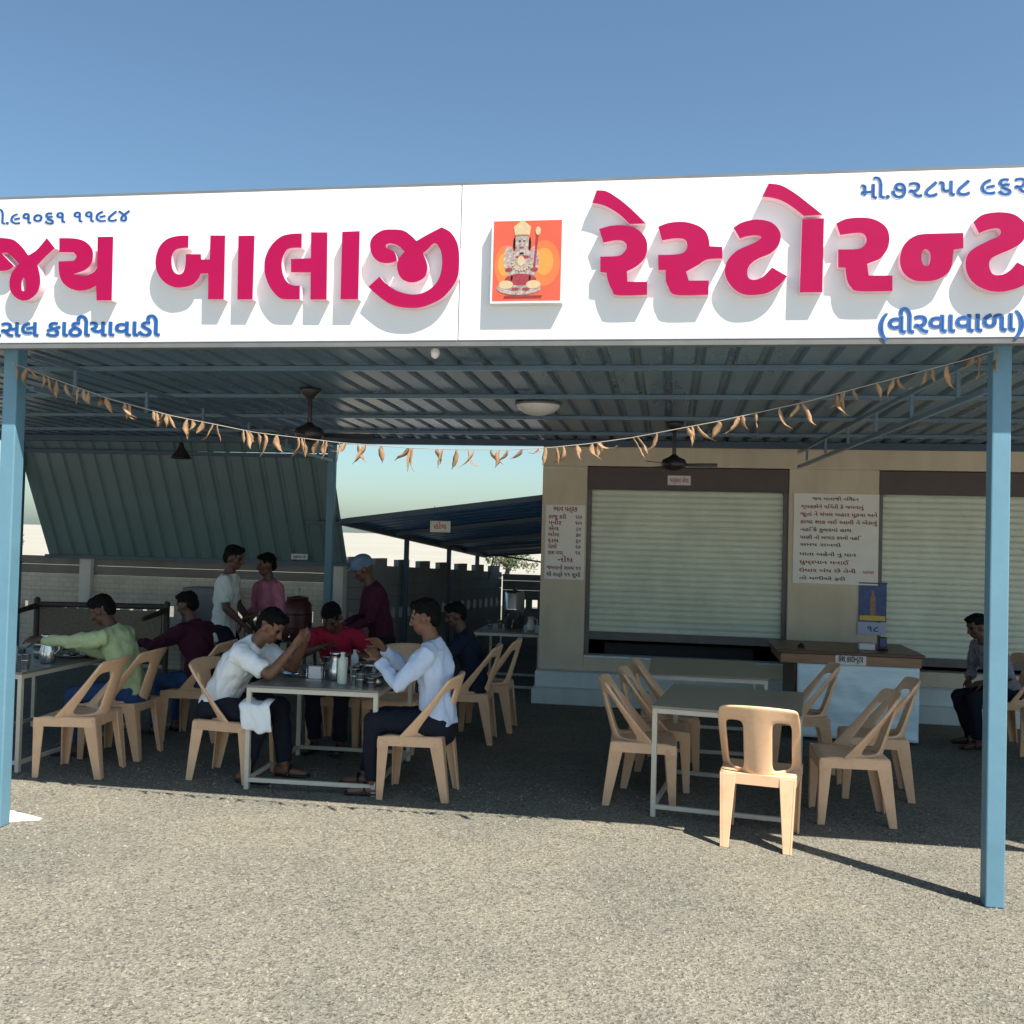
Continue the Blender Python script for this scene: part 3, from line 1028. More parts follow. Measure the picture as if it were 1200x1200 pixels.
Z1, Z2, Z3, Z4 = ((0, 260), 8), ((170, 260), 8), ((300, 260), 8), ((420, 250), 8)
Z5, Z6, Z7, Z8 = ((685, 210), 7.0588), ((840, 205), 6.6667), ((970, 250), 8.5714), ((1045, 240), 7.742)
GLYPHS = [
    (Z1, [[(265, 312, 1), (345, 262), (440, 150, 1), (514, 245, 1), (430, 322), (352, 405, 1), (374, 500), (376, 580), (350, 660), (290, 718), (220, 738), (150, 712), (100, 650), (88, 570), (105, 490), (150, 425), (178, 395, 1),
           (118, 328), (60, 290), (18, 297, 1), (62, 342), (132, 412, 1), (92, 445), (20, 460), (-60, 440), (-130, 380), (-160, 280), (-120, 190), (-40, 152), (45, 152), (130, 170), (205, 232)],
          [(222, 522), (204, 560), (203, 632), (222, 648), (240, 632), (241, 560)]]),
    (Z1, [[(555, 152, 1), (700, 155), (800, 185), (862, 250), (872, 325), (850, 400), (790, 455), (688, 490, 1), (760, 508), (830, 496), (880, 470), (910, 432, 1), (915, 140, 1), (1062, 138, 1), (1048, 736, 1), (905, 736, 1),
           (900, 598, 1), (832, 632), (750, 645), (660, 625), (590, 570), (556, 490), (548, 370, 1), (690, 366, 1), (718, 325), (692, 286, 1), (555, 284, 1)]]),
    (Z2, [[(408, 128, 1), (300, 132), (200, 165), (128, 245), (97, 370), (118, 480), (180, 565), (262, 608), (340, 615), (440, 590), (498, 535), (522, 484, 1), (592, 484, 1), (590, 726, 1), (738, 726, 1), (752, 127, 1), (612, 127, 1),
           (606, 352, 1), (527, 352, 1), (524, 302, 1), (382, 302, 1), (375, 420), (345, 484), (290, 484), (255, 430), (250, 330), (280, 268), (330, 248), (405, 242, 1)]]),
    (Z2, [[(875, 130, 1), (1027, 128, 1), (1008, 727, 1), (865, 727, 1)]]),
    (Z3, [[(430, 108, 1), (330, 112), (230, 140), (140, 225), (86, 340), (80, 460), (110, 570), (160, 655), (225, 715), (300, 727, 1), (410, 726, 1), (412, 597, 1), (335, 592), (278, 545), (246, 460), (244, 360), (280, 272), (335, 245), (428, 243, 1)]]),
    (Z3, [[(516, 97, 1), (670, 97, 1), (662, 728, 1), (510, 728, 1), (512, 474, 1), (328, 472, 1), (328, 348, 1), (514, 340, 1)]]),
    (Z3, [[(808, 92, 1), (973, 86, 1), (958, 725, 1), (792, 725, 1)]]),
    (Z4, [[(545, 258, 1), (645, 200), (780, 130, 1), (862, 175), (920, 260), (942, 350), (945, 480), (932, 590), (880, 690), (790, 790), (680, 850), (560, 885), (400, 880), (280, 840), (170, 760), (92, 690, 1), (200, 592, 1), (260, 660), (360, 725), (470, 757),
           (570, 755), (670, 710), (738, 640), (774, 550), (785, 440), (768, 340), (728, 285), (692, 290), (655, 332), (606, 372, 1), (645, 480), (635, 570), (590, 622), (510, 648), (430, 630), (382, 580), (362, 500), (380, 425), (432, 358, 1),
           (375, 305), (310, 283), (262, 292), (268, 325), (325, 350), (352, 390), (362, 442, 1), (300, 465), (210, 460), (150, 420), (115, 350), (112, 268), (150, 205), (230, 158), (320, 150), (420, 160), (490, 205)]]),
    (Z5, [[(100, 92, 1), (175, 97), (260, 145), (340, 205), (420, 278), (508, 366, 1), (372, 372, 1), (300, 300), (200, 235), (130, 208), (64, 196, 1)],
          ]),
    (Z5, [[(120, 412, 1), (220, 385), (330, 381), (430, 410), (500, 480), (520, 560), (498, 650), (430, 720), (350, 762, 1), (356, 848, 1), (520, 848, 1), (518, 957, 1), (272, 960), (228, 920), (194, 840), (182, 775, 1), (130, 768, 1), (130, 640, 1),
           (278, 634), (330, 600), (350, 555), (325, 515), (262, 505), (157, 524, 1)]]),
    (Z5, [[(610, 392, 1), (700, 360), (820, 352), (930, 380), (1000, 430), (1028, 495), (1035, 553, 1), (1140, 560, 1), (1140, 656, 1), (1015, 664), (935, 712), (840, 765, 1), (862, 838, 1), (1028, 838, 1), (1025, 956, 1), (752, 956), (692, 890), (672, 830),
           (672, 752, 1), (612, 752, 1), (608, 626, 1), (755, 622), (828, 600), (850, 545), (825, 497), (740, 490), (640, 507, 1)]]),
    (Z6, [[(130, 412, 1), (200, 370), (310, 348), (420, 367), (480, 420), (500, 480), (480, 552), (420, 612), (330, 650), (270, 690), (240, 742), (246, 800), (290, 820), (360, 795), (432, 722, 1), (548, 790, 1), (490, 860), (410, 915), (330, 935), (220, 935),
           (140, 895), (80, 820), (62, 740), (90, 660), (160, 590), (260, 545), (320, 515), (347, 485), (302, 472), (230, 480), (182, 497, 1)]]),
    (Z6, [[(405, 66, 1), (500, 80), (600, 135), (700, 210), (828, 312, 1), (680, 320, 1), (600, 257), (520, 207), (440, 180), (355, 170, 1)]]),
    (Z6, [[(668, 348, 1), (838, 338, 1), (825, 916, 1), (648, 918, 1)]]),
    (Z7, [[(85, 102, 1), (180, 57), (310, 42), (440, 52), (540, 97), (600, 160), (620, 260), (598, 360), (530, 450), (462, 482), (395, 507, 1), (412, 624, 1), (650, 624, 1), (650, 780, 1), (312, 782), (232, 740), (192, 660), (178, 547, 1), (105, 542, 1), (105, 362, 1),
           (298, 358), (360, 330), (390, 270), (360, 207), (280, 197), (125, 217, 1)]]),
    (Z8, [[(650, 254, 1), (650, 392, 1), (560, 408, 1), (552, 500), (530, 590), (470, 650), (390, 685), (290, 695), (190, 680), (110, 620), (75, 530), (85, 430), (130, 340), (220, 278), (320, 262, 1)],
          [(308, 402), (275, 430), (270, 495), (290, 548), (330, 550), (350, 500), (345, 432)]]),
    (Z8, [[(740, 157, 1), (820, 92), (950, 67), (1080, 77), (1160, 117), (1215, 182), (1222, 260), (1180, 342), (1090, 400), (980, 447), (900, 492), (885, 560), (920, 630), (1000, 634), (1080, 590), (1138, 522, 1), (1330, 618, 1), (1260, 690), (1150, 752), (1020, 787),
           (900, 782), (790, 742), (710, 670), (670, 560), (690, 450), (760, 387), (880, 325), (970, 285), (990, 237), (950, 212), (870, 227), (792, 257, 1)]]),
]
for (zz, loops) in GLYPHS:
    L_ = [smooth_loop(lp, zz[0], zz[1]) for lp in loops]
    L_ = [[(p[0], p[1]) for p in lp] for lp in L_]
    mb = MB()
    mb.contour([(L_[0], L_[1:])], lambda x, y: SX(x, y, LD_) + Vector((0, LD_, 0)), YS - .001, LD_, 0, 1)
    o = under(mb, 'letter', ['pink', 'pink_side'], sg)


def blue_line(name, body, a, b, h_px, bold, parent=sg):
    A, B = SX(*a), SX(*b)
    mb = MB()
    fit_text(mb, body, (A.x, A.z), (B.x, B.z), h_px / 222.0, YS, .001, bold)
    return under(mb, name, 'blue_ink', parent)


blue_line('phone_number', 'મો.૯૧૦૬૧ ૧૧૯૮૪', (-13, 263.3), (152, 259), 22, .02)
blue_line('tagline', 'અસલ કાઠીયાવાડી', (-26, 394.5), (187, 393.5), 29, .03)
blue_line('phone_number', 'મો.૭૨૮૫૮ ૯૬૨૨૮', (1009, 233.5), (1243, 224.3), 27, .022)
blue_line('place_name', '(વીરવાવાળા)', (1030, 391), (1199, 387.5), 31, .03)

# the picture panel: a plain seated figure printed on orange
pa, pb = SX(574, 356, LD_), SX(661, 255, LD_)
mb = MB()
mb.bb((pa.x, YS - LD_, pa.z), (pb.x, YS - .001, pb.z))
pic = under(mb, 'picture_panel', 'white_board', sg, bevel=.002)
PW, PH = pb.x - pa.x, pb.z - pa.z


def PP(u, v):
    return Vector((pa.x + u * PW, YS - LD_, pa.z + v * PH))


def blob(cx, cy, rx, ry, n=22, a0=0, a1=6.2832):
    return [(cx + rx * math.cos(a0 + (a1 - a0) * i / n), cy + ry * math.sin(a0 + (a1 - a0) * i / n)) for i in range(n)]


def printed(name, mats_shapes, base):
    for i, (mt, shs) in enumerate(mats_shapes):
        mb = MB()
        mb.contour([(q, []) for q in shs], PP, YS - LD_, base + i * .0006, 0, 0, .0001)
        mb.build(name, mt, pic)


printed('printed_picture', [
    ('picture_orange', [[(.03, .03), (.975, .03), (.975, .975), (.03, .975)]]),
    ('print_glow', [blob(.22, .45, .17, .24), blob(.74, .47, .22, .27)]),
    ('print_glow2', [blob(.74, .49, .13, .16), blob(.2, .46, .10, .14)]),
    ('print_skin', [blob(.43, .72, .10, .13), blob(.42, .44, .20, .22), blob(.25, .52, .07, .16), blob(.60, .50, .07, .17), blob(.40, .18, .31, .08)]),
    ('print_red', [blob(.42, .28, .22, .07), [(.59, .40), (.62, .40), (.66, .86), (.63, .87)], blob(.44, .545, .10, .02)]),
    ('print_cream', [[(.33, .80), (.53, .80), (.55, .90), (.48, .95), (.43, .99), (.38, .95), (.31, .90)], blob(.22, .22, .10, .05), blob(.60, .22, .10, .05), blob(.42, .50, .05, .06), blob(.65, .85, .035, .05)]),
    ('hair', [blob(.40, .735, .014, .007), blob(.46, .735, .014, .007), blob(.325, .70, .014, .08), blob(.54, .70, .014, .08), blob(.43, .59, .03, .010), blob(.30, .30, .012, .03), blob(.55, .30, .012, .03)]),
    ('print_red', [blob(.43, .66, .028, .007), [(.2, .075), (.72, .075), (.72, .092), (.2, .092)], blob(.26, .40, .05, .02), blob(.61, .40, .05, .02), blob(.35, .17, .05, .015), blob(.50, .17, .05, .015)]),
    ('print_cream', [blob(.43 + .13 * math.cos(q_), .50 + .11 * math.sin(q_), .014, .012, 8) for q_ in [3.3 + .3 * z_ for z_ in range(10)]] + [blob(.35 + .02 * z_, .815, .008, .010, 6) for z_ in range(9)]),
], .001)


# ================================================================== FURNITURE
def leg_L(mb, top, foot, sx, sy, w0, w1, th=.012):
    """L-section tapering leg, the two plates meeting at the outer corner; sx, sy say which way the plates run inwards"""
    t, f = Vector(top), Vector(foot)
    for ax in (0, 1):
        q = []
        for p, w_ in ((f, w1), (t, w0)):
            if ax == 0:
                q.append([p, p + Vector((sx * w_, 0, 0)), p + Vector((sx * w_, sy * th, 0)), p + Vector((0, sy * th, 0))])
            else:
                a = p + Vector((0, sy * th, 0))
                q.append([a, a + Vector((0, sy * (w_ - th), 0)), a + Vector((sx * th, sy * (w_ - th), 0)), a + Vector((sx * th, 0, 0))])
        mb.hexa(q[0] + q[1])


def make_chair(label, mt='chair'):
    t = thing('plastic_chair', label, 'chair', group='armless plastic chairs at the tables')
    # seat: dished sheet with a skirt
    mb = MB()
    n_ = 10
    vs, fs = [], []
    for i in range(n_ + 1):
        x = -.205 + .43 * i / n_
        for j in range(n_ + 1):
            s_ = -1 + 2 * j / n_
            wy = .212 + .020 * (i / n_)
            dish = -.016 * (1 - s_ * s_) * math.sin(math.pi * min(1, .15 + i / n_ * .85))
            roll = -.018 * max(0, (i / n_ - .8) / .2) ** 2
            vs.append((x, s_ * wy, .432 + dish + roll))
    for i in range(n_):
        for j in range(n_):
            a = i * (n_ + 1) + j
            fs.append((a, a + n_ + 1, a + n_ + 2, a + 1))
    mb.add(vs, fs, 0, True)
    # skirt
    ring = [(-.205, -.212), (.225, -.232), (.225, .232), (-.205, .212)]
    for k in range(4):
        a, b = Vector((*ring[k], 0)), Vector((*ring[(k + 1) % 4], 0))
        dz = -.018 if k == 1 else 0
        za = .430 + (dz if k in (1, 2) else 0)
        zb_ = .430 + (dz if k in (0, 1) else 0)
        hgt = .062
        mb.add([a + Vector((0, 0, za - hgt)), b + Vector((0, 0, zb_ - hgt)), b + Vector((0, 0, zb_)), a + Vector((0, 0, za))], [(0, 1, 2, 3)])
    s_o = mb.build('seat', mt, t)
    md = s_o.modifiers.new('thickness', 'SOLIDIFY'); md.thickness = .011; md.offset = 0
    # back: a curved shield with two tall openings
    S_ = [-1, -.92, -.80, -.58, -.36, -.13, .13, .36, .58, .80, .92, 1]
    T_ = [0, .05, .22, .42, .62, .78, .86, .94, 1]
    mb = MB()
    vs, fs = [], []
    for tt in T_:
        for s_ in S_:
            ax = abs(s_)
            crown = .018 * (1 - s_ * s_) * tt
            x = -.200 - .105 * tt + (ax ** 1.8) * (.205 * (1 - tt) ** 1.2 + .03 * (1 - tt) + .055)
            y = s_ * (.232 + .006 * tt - .012 * max(0, tt - .8) / .2)
            z = .425 + .405 * tt + crown - (.012 if tt == 1 and ax == 1 else 0)
            vs.append((x, y, z))
    k = len(S_)
    for i in range(len(T_) - 1):
        for j in range(k - 1):
            mid = abs((S_[j] + S_[j + 1]) / 2)
            tm = (T_[i] + T_[i + 1]) / 2
            if .36 < mid < .80 and .05 < tm < .78:
                continue
            a = i * k + j
            fs.append((a, a + 1, a + k + 1, a + k))
    mb.add(vs, fs, 0, True)
    b_o = mb.build('backrest', mt, t)
    md = b_o.modifiers.new('thickness', 'SOLIDIFY'); md.thickness = .022; md.offset = 0
    md = b_o.modifiers.new('round', 'SUBSURF'); md.levels = 1; md.render_levels = 2
    for sx in (-1, 1):
        for sy in (-1, 1):
            mb = MB()
            if sx < 0:
                leg_L(mb, (-.212, sy * .219, .425), (-.262, sy * .204, 0), 1, -sy, .095, .050)
            else:
                leg_L(mb, (.228, sy * .236, .402), (.232, sy * .222, 0), -1, -sy, .078, .045)
            mb.build('leg', mt, t, bevel=.004)
    return t


FOOT = {'rl': (-.262, .204), 'rr': (-.262, -.204), 'fl': (.232, .222), 'fr': (.232, -.222)}


def from_foot(foot, which, deg):
    f = Vector((*FOOT[which], 0))
    f.rotate(Matrix.Rotation(R(deg), 3, 'Z'))
    return Vector((foot[0] - f.x, foot[1] - f.y, 0))


chair0 = make_chair('peach chair standing half in the sun with its back to the camera')
chair0.location = from_foot((.336, 5.975), 'rl', 82)
chair0.rotation_euler.z = R(80)
chairs = {}


def chair(key, loc, deg, label):
    o = dup(chair0, loc, R(deg), label)
    chairs[key] = (Vector((loc[0], loc[1], 0)), R(deg))
    return o


chair('c1', from_foot((-3.935, 6.469), 'rl', 186), 186, 'empty peach chair just behind the post beside the white plaster patch')
chair('c2', from_foot((-3.964, 7.031), 'rl', 183), 183, 'peach chair under the man in the lime green shirt')
chair('c3', from_foot((-3.375, 6.621), 'rr', -4), -4, 'peach chair under the man in the white short sleeved shirt')
chair('c4', from_foot((-1.425, 6.485), 'rl', 181), 181, 'peach chair under the man in the pale blue long sleeved shirt')
chair('c5', from_foot((-1.462, 8.355), 'rl', 184), 184, 'peach chair under the man in the dark navy shirt')
chair('c6', from_foot((-1.38, 8.906), 'rl', 182), 182, 'empty peach chair behind the man in the dark navy shirt, near the building corner')
chair('c8', from_foot((1.468, 6.625), 'rl', 180), 180, 'nearer of the two peach chairs side by side right of the empty table')
chair('c9', from_foot((1.737, 7.31), 'rl', 176), 176, 'farther of the two peach chairs side by side right of the empty table')
chair('c11', from_foot((-.416, 6.705), 'rr', 2), 2, 'nearest of the three peach chairs in a row left of the empty table')
chair('c12', from_foot((.176, 7.179), 'fr', 0), 0, 'middle of the three peach chairs in a row left of the empty table')
chair('c13', Vector((.02, 7.95, 0)), 2, 'farthest of the three peach chairs in a row left of the empty table')
chair('c10', Vector((1.06, 8.25, 0)), 178, 'peach chair at the second empty table, its back against the blue counter front')
chair('c14', Vector((3.02, 9.62, 0)), 196, 'peach chair under the man sitting by the right shutter')
chair('c15', Vector((3.22, 8.95, 0)), 168, 'empty peach chair cut by the photo edge beyond the thick sunlit post')
chair('c16', Vector((-3.98, 7.98, 0)), 184, 'peach chair under the man in the maroon shirt who sits with his back turned')
chair('c17', Vector((-2.74, 8.10, 0)), -88, 'peach chair under the man in the red shirt')
chair('c18', Vector((-2.22, 8.05, 0)), -95, 'empty peach chair beside the man in the red shirt')


def make_table(name, label, loc, deg, L, D, h, top='table_top', group='steel framed restaurant tables'):
    """L along x, D along y; origin at the front left foot corner"""
    t = thing(name, label, 'table', loc, R(deg), group)
    mb = MB()
    mb.bb((-.02, -.02, h - .016), (L + .02, D + .02, h))
    mb.build('tabletop', top, t, bevel=.003)
    mb = MB()
    w_ = .032
    zt = h - .017
    for a, b in (((w_ / 2, 0), (L - w_ / 2, 0)), ((w_ / 2, D), (L - w_ / 2, D)), ((0, w_ / 2), (0, D - w_ / 2)), ((L, w_ / 2), (L, D - w_ / 2)), ((L / 2, w_ / 2), (L / 2, D - w_ / 2))):
        mb.bar((*a, zt - .016), (*b, zt - .016), w_, w_)
    mb.build('top_frame', 'table_metal', t, bevel=.002)
    for x in (0, L):
        for y in (0, D):
            mb = MB()
            mb.bb((x - w_ / 2, y - w_ / 2, 0), (x + w_ / 2, y + w_ / 2, zt))
            mb.build('leg', 'table_metal', t, bevel=.002)
    for a, b in (((w_ / 2, 0), (L - w_ / 2, 0)), ((w_ / 2, D), (L - w_ / 2, D)), ((0, w_ / 2), (0, D - w_ / 2)), ((L, w_ / 2), (L, D - w_ / 2))):
        mb = MB()
        mb.bar((*a, .065), (*b, .065), .025, .028)
        mb.build('bottom_rail', 'table_metal', t, bevel=.002)
    return t


TH = .72
T2 = make_table('dining_table', 'steel framed table crowded with tumblers and pots between the white and pale blue shirts', (-2.86, 6.505, 0), 2.5, .90, 1.08, TH)
T3 = make_table('dining_table', 'empty steel framed table among the peach chairs nearest the sunlit post', (-.071, 6.535, 0), -8, .90, 1.02, TH, 'table_green')
T4 = make_table('dining_table', 'second empty steel framed table close before the left shutter', (-.13, 8.32, 0), 0, .93, 1.1, TH - .03, 'table_green')
T1 = make_table('dining_table', 'steel framed table with dishes before the man in the lime green shirt', (-5.55, 6.52, 0), 0, .93, 1.5, TH)
T6 = make_table('dining_table', 'steel framed table with vessels standing under the low lean-to roof', (-2.2, 11.25, 0), 0, .74, 1.0, .69)

# cash counter ---------------------------------------------------------
ct = thing('cash_counter', 'brown wooden cash counter with a pale blue film over its front panel', 'counter', (1.15, 9.40, 0))
mb = MB()
mb.bb((0, .02, .02), (.02, .88, .70)); mb.bb((1.08, .02, .02), (1.10, .88, .70)); mb.bb((.021, .03, .06), (1.079, .045, .70))
mb.bb((0.021, .3, .3), (1.079, .86, .32))
mb.build('cabinet', 'counter_wood', ct, bevel=.004)
mb = MB(); mb.bb((-.16, -.03, .79), (1.14, .92, .822)); mb.build('countertop', 'counter_wood', ct, bevel=.006)
mb = MB(); mb.bb((-.12, -.012, .702), (1.115, .9, .789)); mb.build('drawer_band', 'counter_band', ct, bevel=.004)
mb = MB()
vs, fs = [], []
nx_, nz_ = 44, 24
for j in range(nz_ + 1):
    for i in range(nx_ + 1):
        x = .03 + 1.07 * i / nx_
        z = .03 + .67 * j / nz_
        q = noise.noise(Vector((x * 3.1, z * 7.5, 2.2))) * .012 + noise.noise(Vector((x * 9 + z * 6, z * 15, 7.2))) * .006
        vs.append((x, .004 - q * (.3 + .7 * min(1, (1 - j / nz_) * 3)), z))
for j in range(nz_):
    for i in range(nx_):
        a = j * (nx_ + 1) + i
        fs.append((a, a + 1, a + nx_ + 2, a + nx_ + 1))
mb.add(vs, fs, 0, True)
fo = mb.build('plastic_film', 'blue_film', ct)
fo.modifiers.new('thickness', 'SOLIDIFY').thickness = .004


def notice(name, label, cat, c, w_, h_, paper, lines, y_depth=.012, frame=None):
    """a flat board facing the camera with lines of writing: lines = (text, ink, x0, x1, v, height) in board units"""
    t = thing(name, label, cat, c)
    mb = MB()
    mb.bb((-w_ / 2, -y_depth, -h_ / 2), (w_ / 2, 0, h_ / 2))
    mb.build('board', paper, t, bevel=.002)
    inks = {}
    for (tx, ink, u0, u1, v, hh) in lines:
        inks.setdefault(ink, MB())
        fit_text(inks[ink], tx, (-w_ / 2 + u0 * w_, -h_ / 2 + v * h_), (-w_ / 2 + u1 * w_, -h_ / 2 + v * h_), hh * 1.3, -y_depth, .0012, .018)
    for ink, mb in inks.items():
        mb.build('writing', ink, t)
    return t


mp = notice('menu_board', 'narrow pale price list on the building corner pillar, left of the left shutter', 'notice board', (-1.155, YW - .002, 1.745), .44, .83, 'paper', [
    ('ભાવ પત્રક', 'red_ink', .20, .80, .915, .062),
    ('કાજુ કરી', 'red_ink', .08, .52, .815, .048), ('૧૨૦', 'dark_ink', .76, .92, .815, .05),
    ('પનીર', 'red_ink', .08, .40, .735, .048), ('૧૦૦', 'dark_ink', .76, .92, .735, .05),
    ('સેવ', 'red_ink', .08, .34, .655, .048), ('૮૦', 'dark_ink', .78, .90, .655, .05),
    ('ભરેલા', 'red_ink', .08, .36, .575, .048), ('૭૦', 'dark_ink', .78, .90, .575, .05),
    ('દાલ', 'red_ink', .08, .34, .495, .048), ('૬૦', 'dark_ink', .78, .90, .495, .05),
    ('રોટલી', 'red_ink', .08, .30, .415, .048), ('૧૦', 'dark_ink', .78, .90, .415, .05),
    ('છાશ પાપડ', 'red_ink', .08, .46, .335, .048), ('૧૫', 'dark_ink', .78, .90, .335, .05),
    ('નોંધ', 'pink_ink', .34, .72, .235, .06),
    ('જમવાનો સમય ૧૧', 'red_ink', .06, .92, .135, .045), ('થી રાત્રે ૧૧ સુધી', 'dark_ink', .06, .92, .045, .045)])
notice('rules_board', 'large pale notice of many dark red lines on the pillar between the shutters', 'notice board', (1.742, YW - .002, 1.857), .875, .965, 'paper', [
    ('જય માતાજી નિવેદન', 'dark_ink', .22, .76, .925, .036),
    ('ગ્રાહકોને વિનંતી કે જમવાનું', 'red_ink', .08, .82, .835, .040),
    ('જૂતાં ને ચંપલ બહાર મૂકવા અને', 'red_ink', .08, .98, .750, .042),
    ('કાચા શાક લઈ આવી ને બેસવું', 'red_ink', .08, .98, .665, .042),
    ('નહિ કે કુલરમાં હાથ', 'dark_ink', .08, .68, .580, .038),
    ('પાણી નો બગાડ કરવો નહિ', 'dark_ink', .08, .80, .495, .038),
    ('સમય રાખવો', 'dark_ink', .08, .56, .415, .036),
    ('માતા બહેનો નુ માન', 'dark_ink', .08, .74, .310, .038),
    ('ધુમ્રપાન મનાઈ', 'red_ink', .08, .66, .220, .040),
    ('ઉધાર બંધ છે તેની', 'red_ink', .08, .74, .130, .038), ('આભાર', 'orange_ink', .82, .95, .125, .04),
    ('તો મળીએ ફરી', 'dark_ink', .08, .62, .045, .034)])
notice('counter_label', 'small pinkish label on the brown band of the cash counter', 'label', (1.648, 9.388, .757), .27, .105, 'paper_white', [('કેશ કાઉન્ટર', 'dark_ink', .1, .9, .28, .06)], .006)
notice('shutter_label', 'small pale label hanging before the brown box of the left shutter', 'label', (.085, YW + .010, 2.455), .25, .105, 'paper_white', [('પાર્સલ સેવા', 'pink_ink', .1, .9, .28, .055)], .006)
notice('hanging_label', 'small pale label hanging below the sloping green sheet', 'label', (-4.46, 11.48, 1.478), .21, .07, 'paper_white', [('સ્વાગત છે', 'dark_ink', .12, .88, .25, .04)], .006)
notice('hanging_label', 'small label with orange writing hanging under the lean-to roof', 'label', (-2.62, 11.10, 1.885), .24, .13, 'paper_white', [('હોલ', 'orange_ink', .2, .8, .3, .07)], .006)
# short wires that carry the two hanging labels
for nm, x, y, z0, z1, lb in (('label_wire', -4.46, 11.50, 1.51, 1.62, 'thin wire holding the label below the green sheet'), ('label_wire', -2.62, 11.12, 1.945, 2.12, 'thin wire holding the orange written label')):
    mb = MB(); mb.tube([(x - .08, y, z0), (x - .08, y, z1)], .003, 6); mb.tube([(x + .08, y, z0), (x + .08, y, z1)], .003, 6)
    tag(mb.build(nm, 'black'), lb, 'wire')

# wall calendar
cl = thing('wall_calendar', 'dark blue wall calendar with a pale date pad, below the large notice', 'calendar', (2.13, YW - .004, 1.13))
mb = MB(); mb.bb((-.14, -.008, -.14), (.14, 0, .265)); mb.build('picture_sheet', 'navy_print', cl)
mb = MB(); mb.bb((-.025, -.0095, -.07), (.03, -.0082, .13)); mb.bb((-.045, -.0095, -.13), (.05, -.0082, -.0705)); mb.bb((-.012, -.0095, .1305), (.016, -.0082, .19)); mb.build('printed_tower', 'counter_band', cl)
mb = MB(); mb.bb((-.13, -.0105, -.125), (.13, -.0097, -.075)); mb.build('yellow_band', 'yellow_print', cl)
mb = MB(); mb.bb((-.15, -.016, -.275), (.135, -.001, -.145)); pad = mb.build('date_pad', 'lilac', cl)
mb = MB(); fit_text(mb, '૧૮', (-.05, -.24), (.06, -.24), .09, -.016, .0012, .02); mb.build('date_number', 'blue_ink', cl)
mb = MB(); mb.bb((-.145, -.012, .262), (.145, .001, .275)); mb.build('hanger', 'black', cl)

# things on the counter
pen = thing('phone_stand', 'small black box standing on the cash counter', 'phone stand', (1.99, 9.72, .822))
mb = MB(); mb.bb((-.035, -.03, 0), (.035, .03, .12)); mb.bb((-.045, -.045, 0), (.045, .045, .012)); mb.build('body', 'black', pen, bevel=.006)
mb = MB(); mb.bb((-.028, -.033, .035), (.028, -.0305, .105)); mb.build('screen', 'navy_print', pen)
cbx = thing('receipt_box', 'low white carton on the cash counter beside the black box', 'box', (1.84, 9.7, .822))
mb = MB(); mb.bb((-.07, -.05, 0), (.07, .05, .05)); mb.build('carton', 'paper_white', cbx, bevel=.004)
mb = MB(); mb.bb((-.072, -.052, .05), (.072, .052, .062)); mb.build('lid', 'lilac', cbx, bevel=.003)
kn = thing('desk_bell', 'tiny black bell at the left end of the cash counter', 'bell', (1.24, 9.62, .822))
mb = MB(); mb.lathe([(.035, 0), (.035, .008), (.03, .012), (.026, .03), (.012, .04), (0.0, .042)], n=16); mb.build('dome', 'black', kn)
mb = MB(); mb.lathe([(.005, .04), (.006, .052), (0, .054)], n=10); mb.build('button', 'steel', kn)


# ================================================================== TABLEWARE
def tumbler(loc, label, h=.115, r=.034, mt='steel'):
    t = thing('tumbler', label, 'tumbler', loc)
    mb = MB(); mb.lathe([(r * .78, 0), (r * .8, .003), (r, h), (r * 1.05, h + .002), (r * .95, h), (r * .72, .008), (0, .008)], n=18)
    mb.build('cup', mt, t)
    mb = MB(); mb.lathe([(r * .9, h * .55), (r * .955, h * .57), (r * .955, h * .61), (r * .9, h * .63)], n=18); mb.build('band', mt, t)
    return t


def pot(loc, label, r=.085, h=.10, name='serving_pot', lid=True, mt='steel'):
    t = thing(name, label, 'pot', loc)
    mb = MB(); mb.lathe([(r * .8, 0), (r * .97, .01), (r, h * .5), (r * .96, h), (r * 1.08, h + .004), (r * 1.08, h + .008), (r * .9, h + .006), (r * .88, .012), (0, .012)], n=24)
    mb.build('bowl', mt, t)
    if lid:
        mb = MB(); mb.lathe([(r * 1.0, h + .009), (r * .9, h + .018), (r * .4, h + .032), (r * .1, h + .036), (.012, h + .046), (0.0, h + .05)], n=24); mb.build('lid', mt, t)
    else:
        mb = MB(); mb.lathe([(r * .88, h * .7), (0, h * .72)], n=24); mb.build('food', 'orange_ink', t)
    return t


def plate(loc, label, r=.15):
    t = thing('steel_plate', label, 'plate', loc)
    mb = MB(); mb.lathe([(r * .86, 0), (r * .9, .002), (r, .02), (r * 1.02, .021), (r * .98, .018), (r * .85, .005), (0, .005)], n=28)
    mb.build('dish', 'steel', t)
    for k, (a, mt) in enumerate(((.6, 'orange_ink'), (2.5, 'yellow_print'), (4.4, 'print_cream'))):
        mb = MB(); c = (math.cos(a) * r * .5, math.sin(a) * r * .5, .005)
        mb.lathe([(r * .22, 0), (r * .28, .03), (r * .26, .028), (0, .022)], c, n=14); mb.build('bowl', 'steel', t)
        mb = MB(); mb.ell((c[0], c[1], .028), (r * .22, r * .22, .008), 10); mb.build('food', mt, t)
    return t


def jug(loc, label, h=.2, r=.055, mt='steel'):
    t = thing('water_jug', label, 'jug', loc)
    mb = MB(); mb.lathe([(r * .9, 0), (r, .01), (r, h * .45), (r * .72, h * .72), (r * .75, h * .93), (r * .9, h), (r * .82, h), (r * .66, h * .75), (0, h * .7)], n=22); mb.build('body', mt, t)
    mb = MB(); mb.tube([(r * .72, 0, h * .9), (r * 1.5, 0, h * .8), (r * 1.55, 0, h * .5), (r * .95, 0, h * .3)], .007, 8); mb.build('handle', mt, t)
    return t


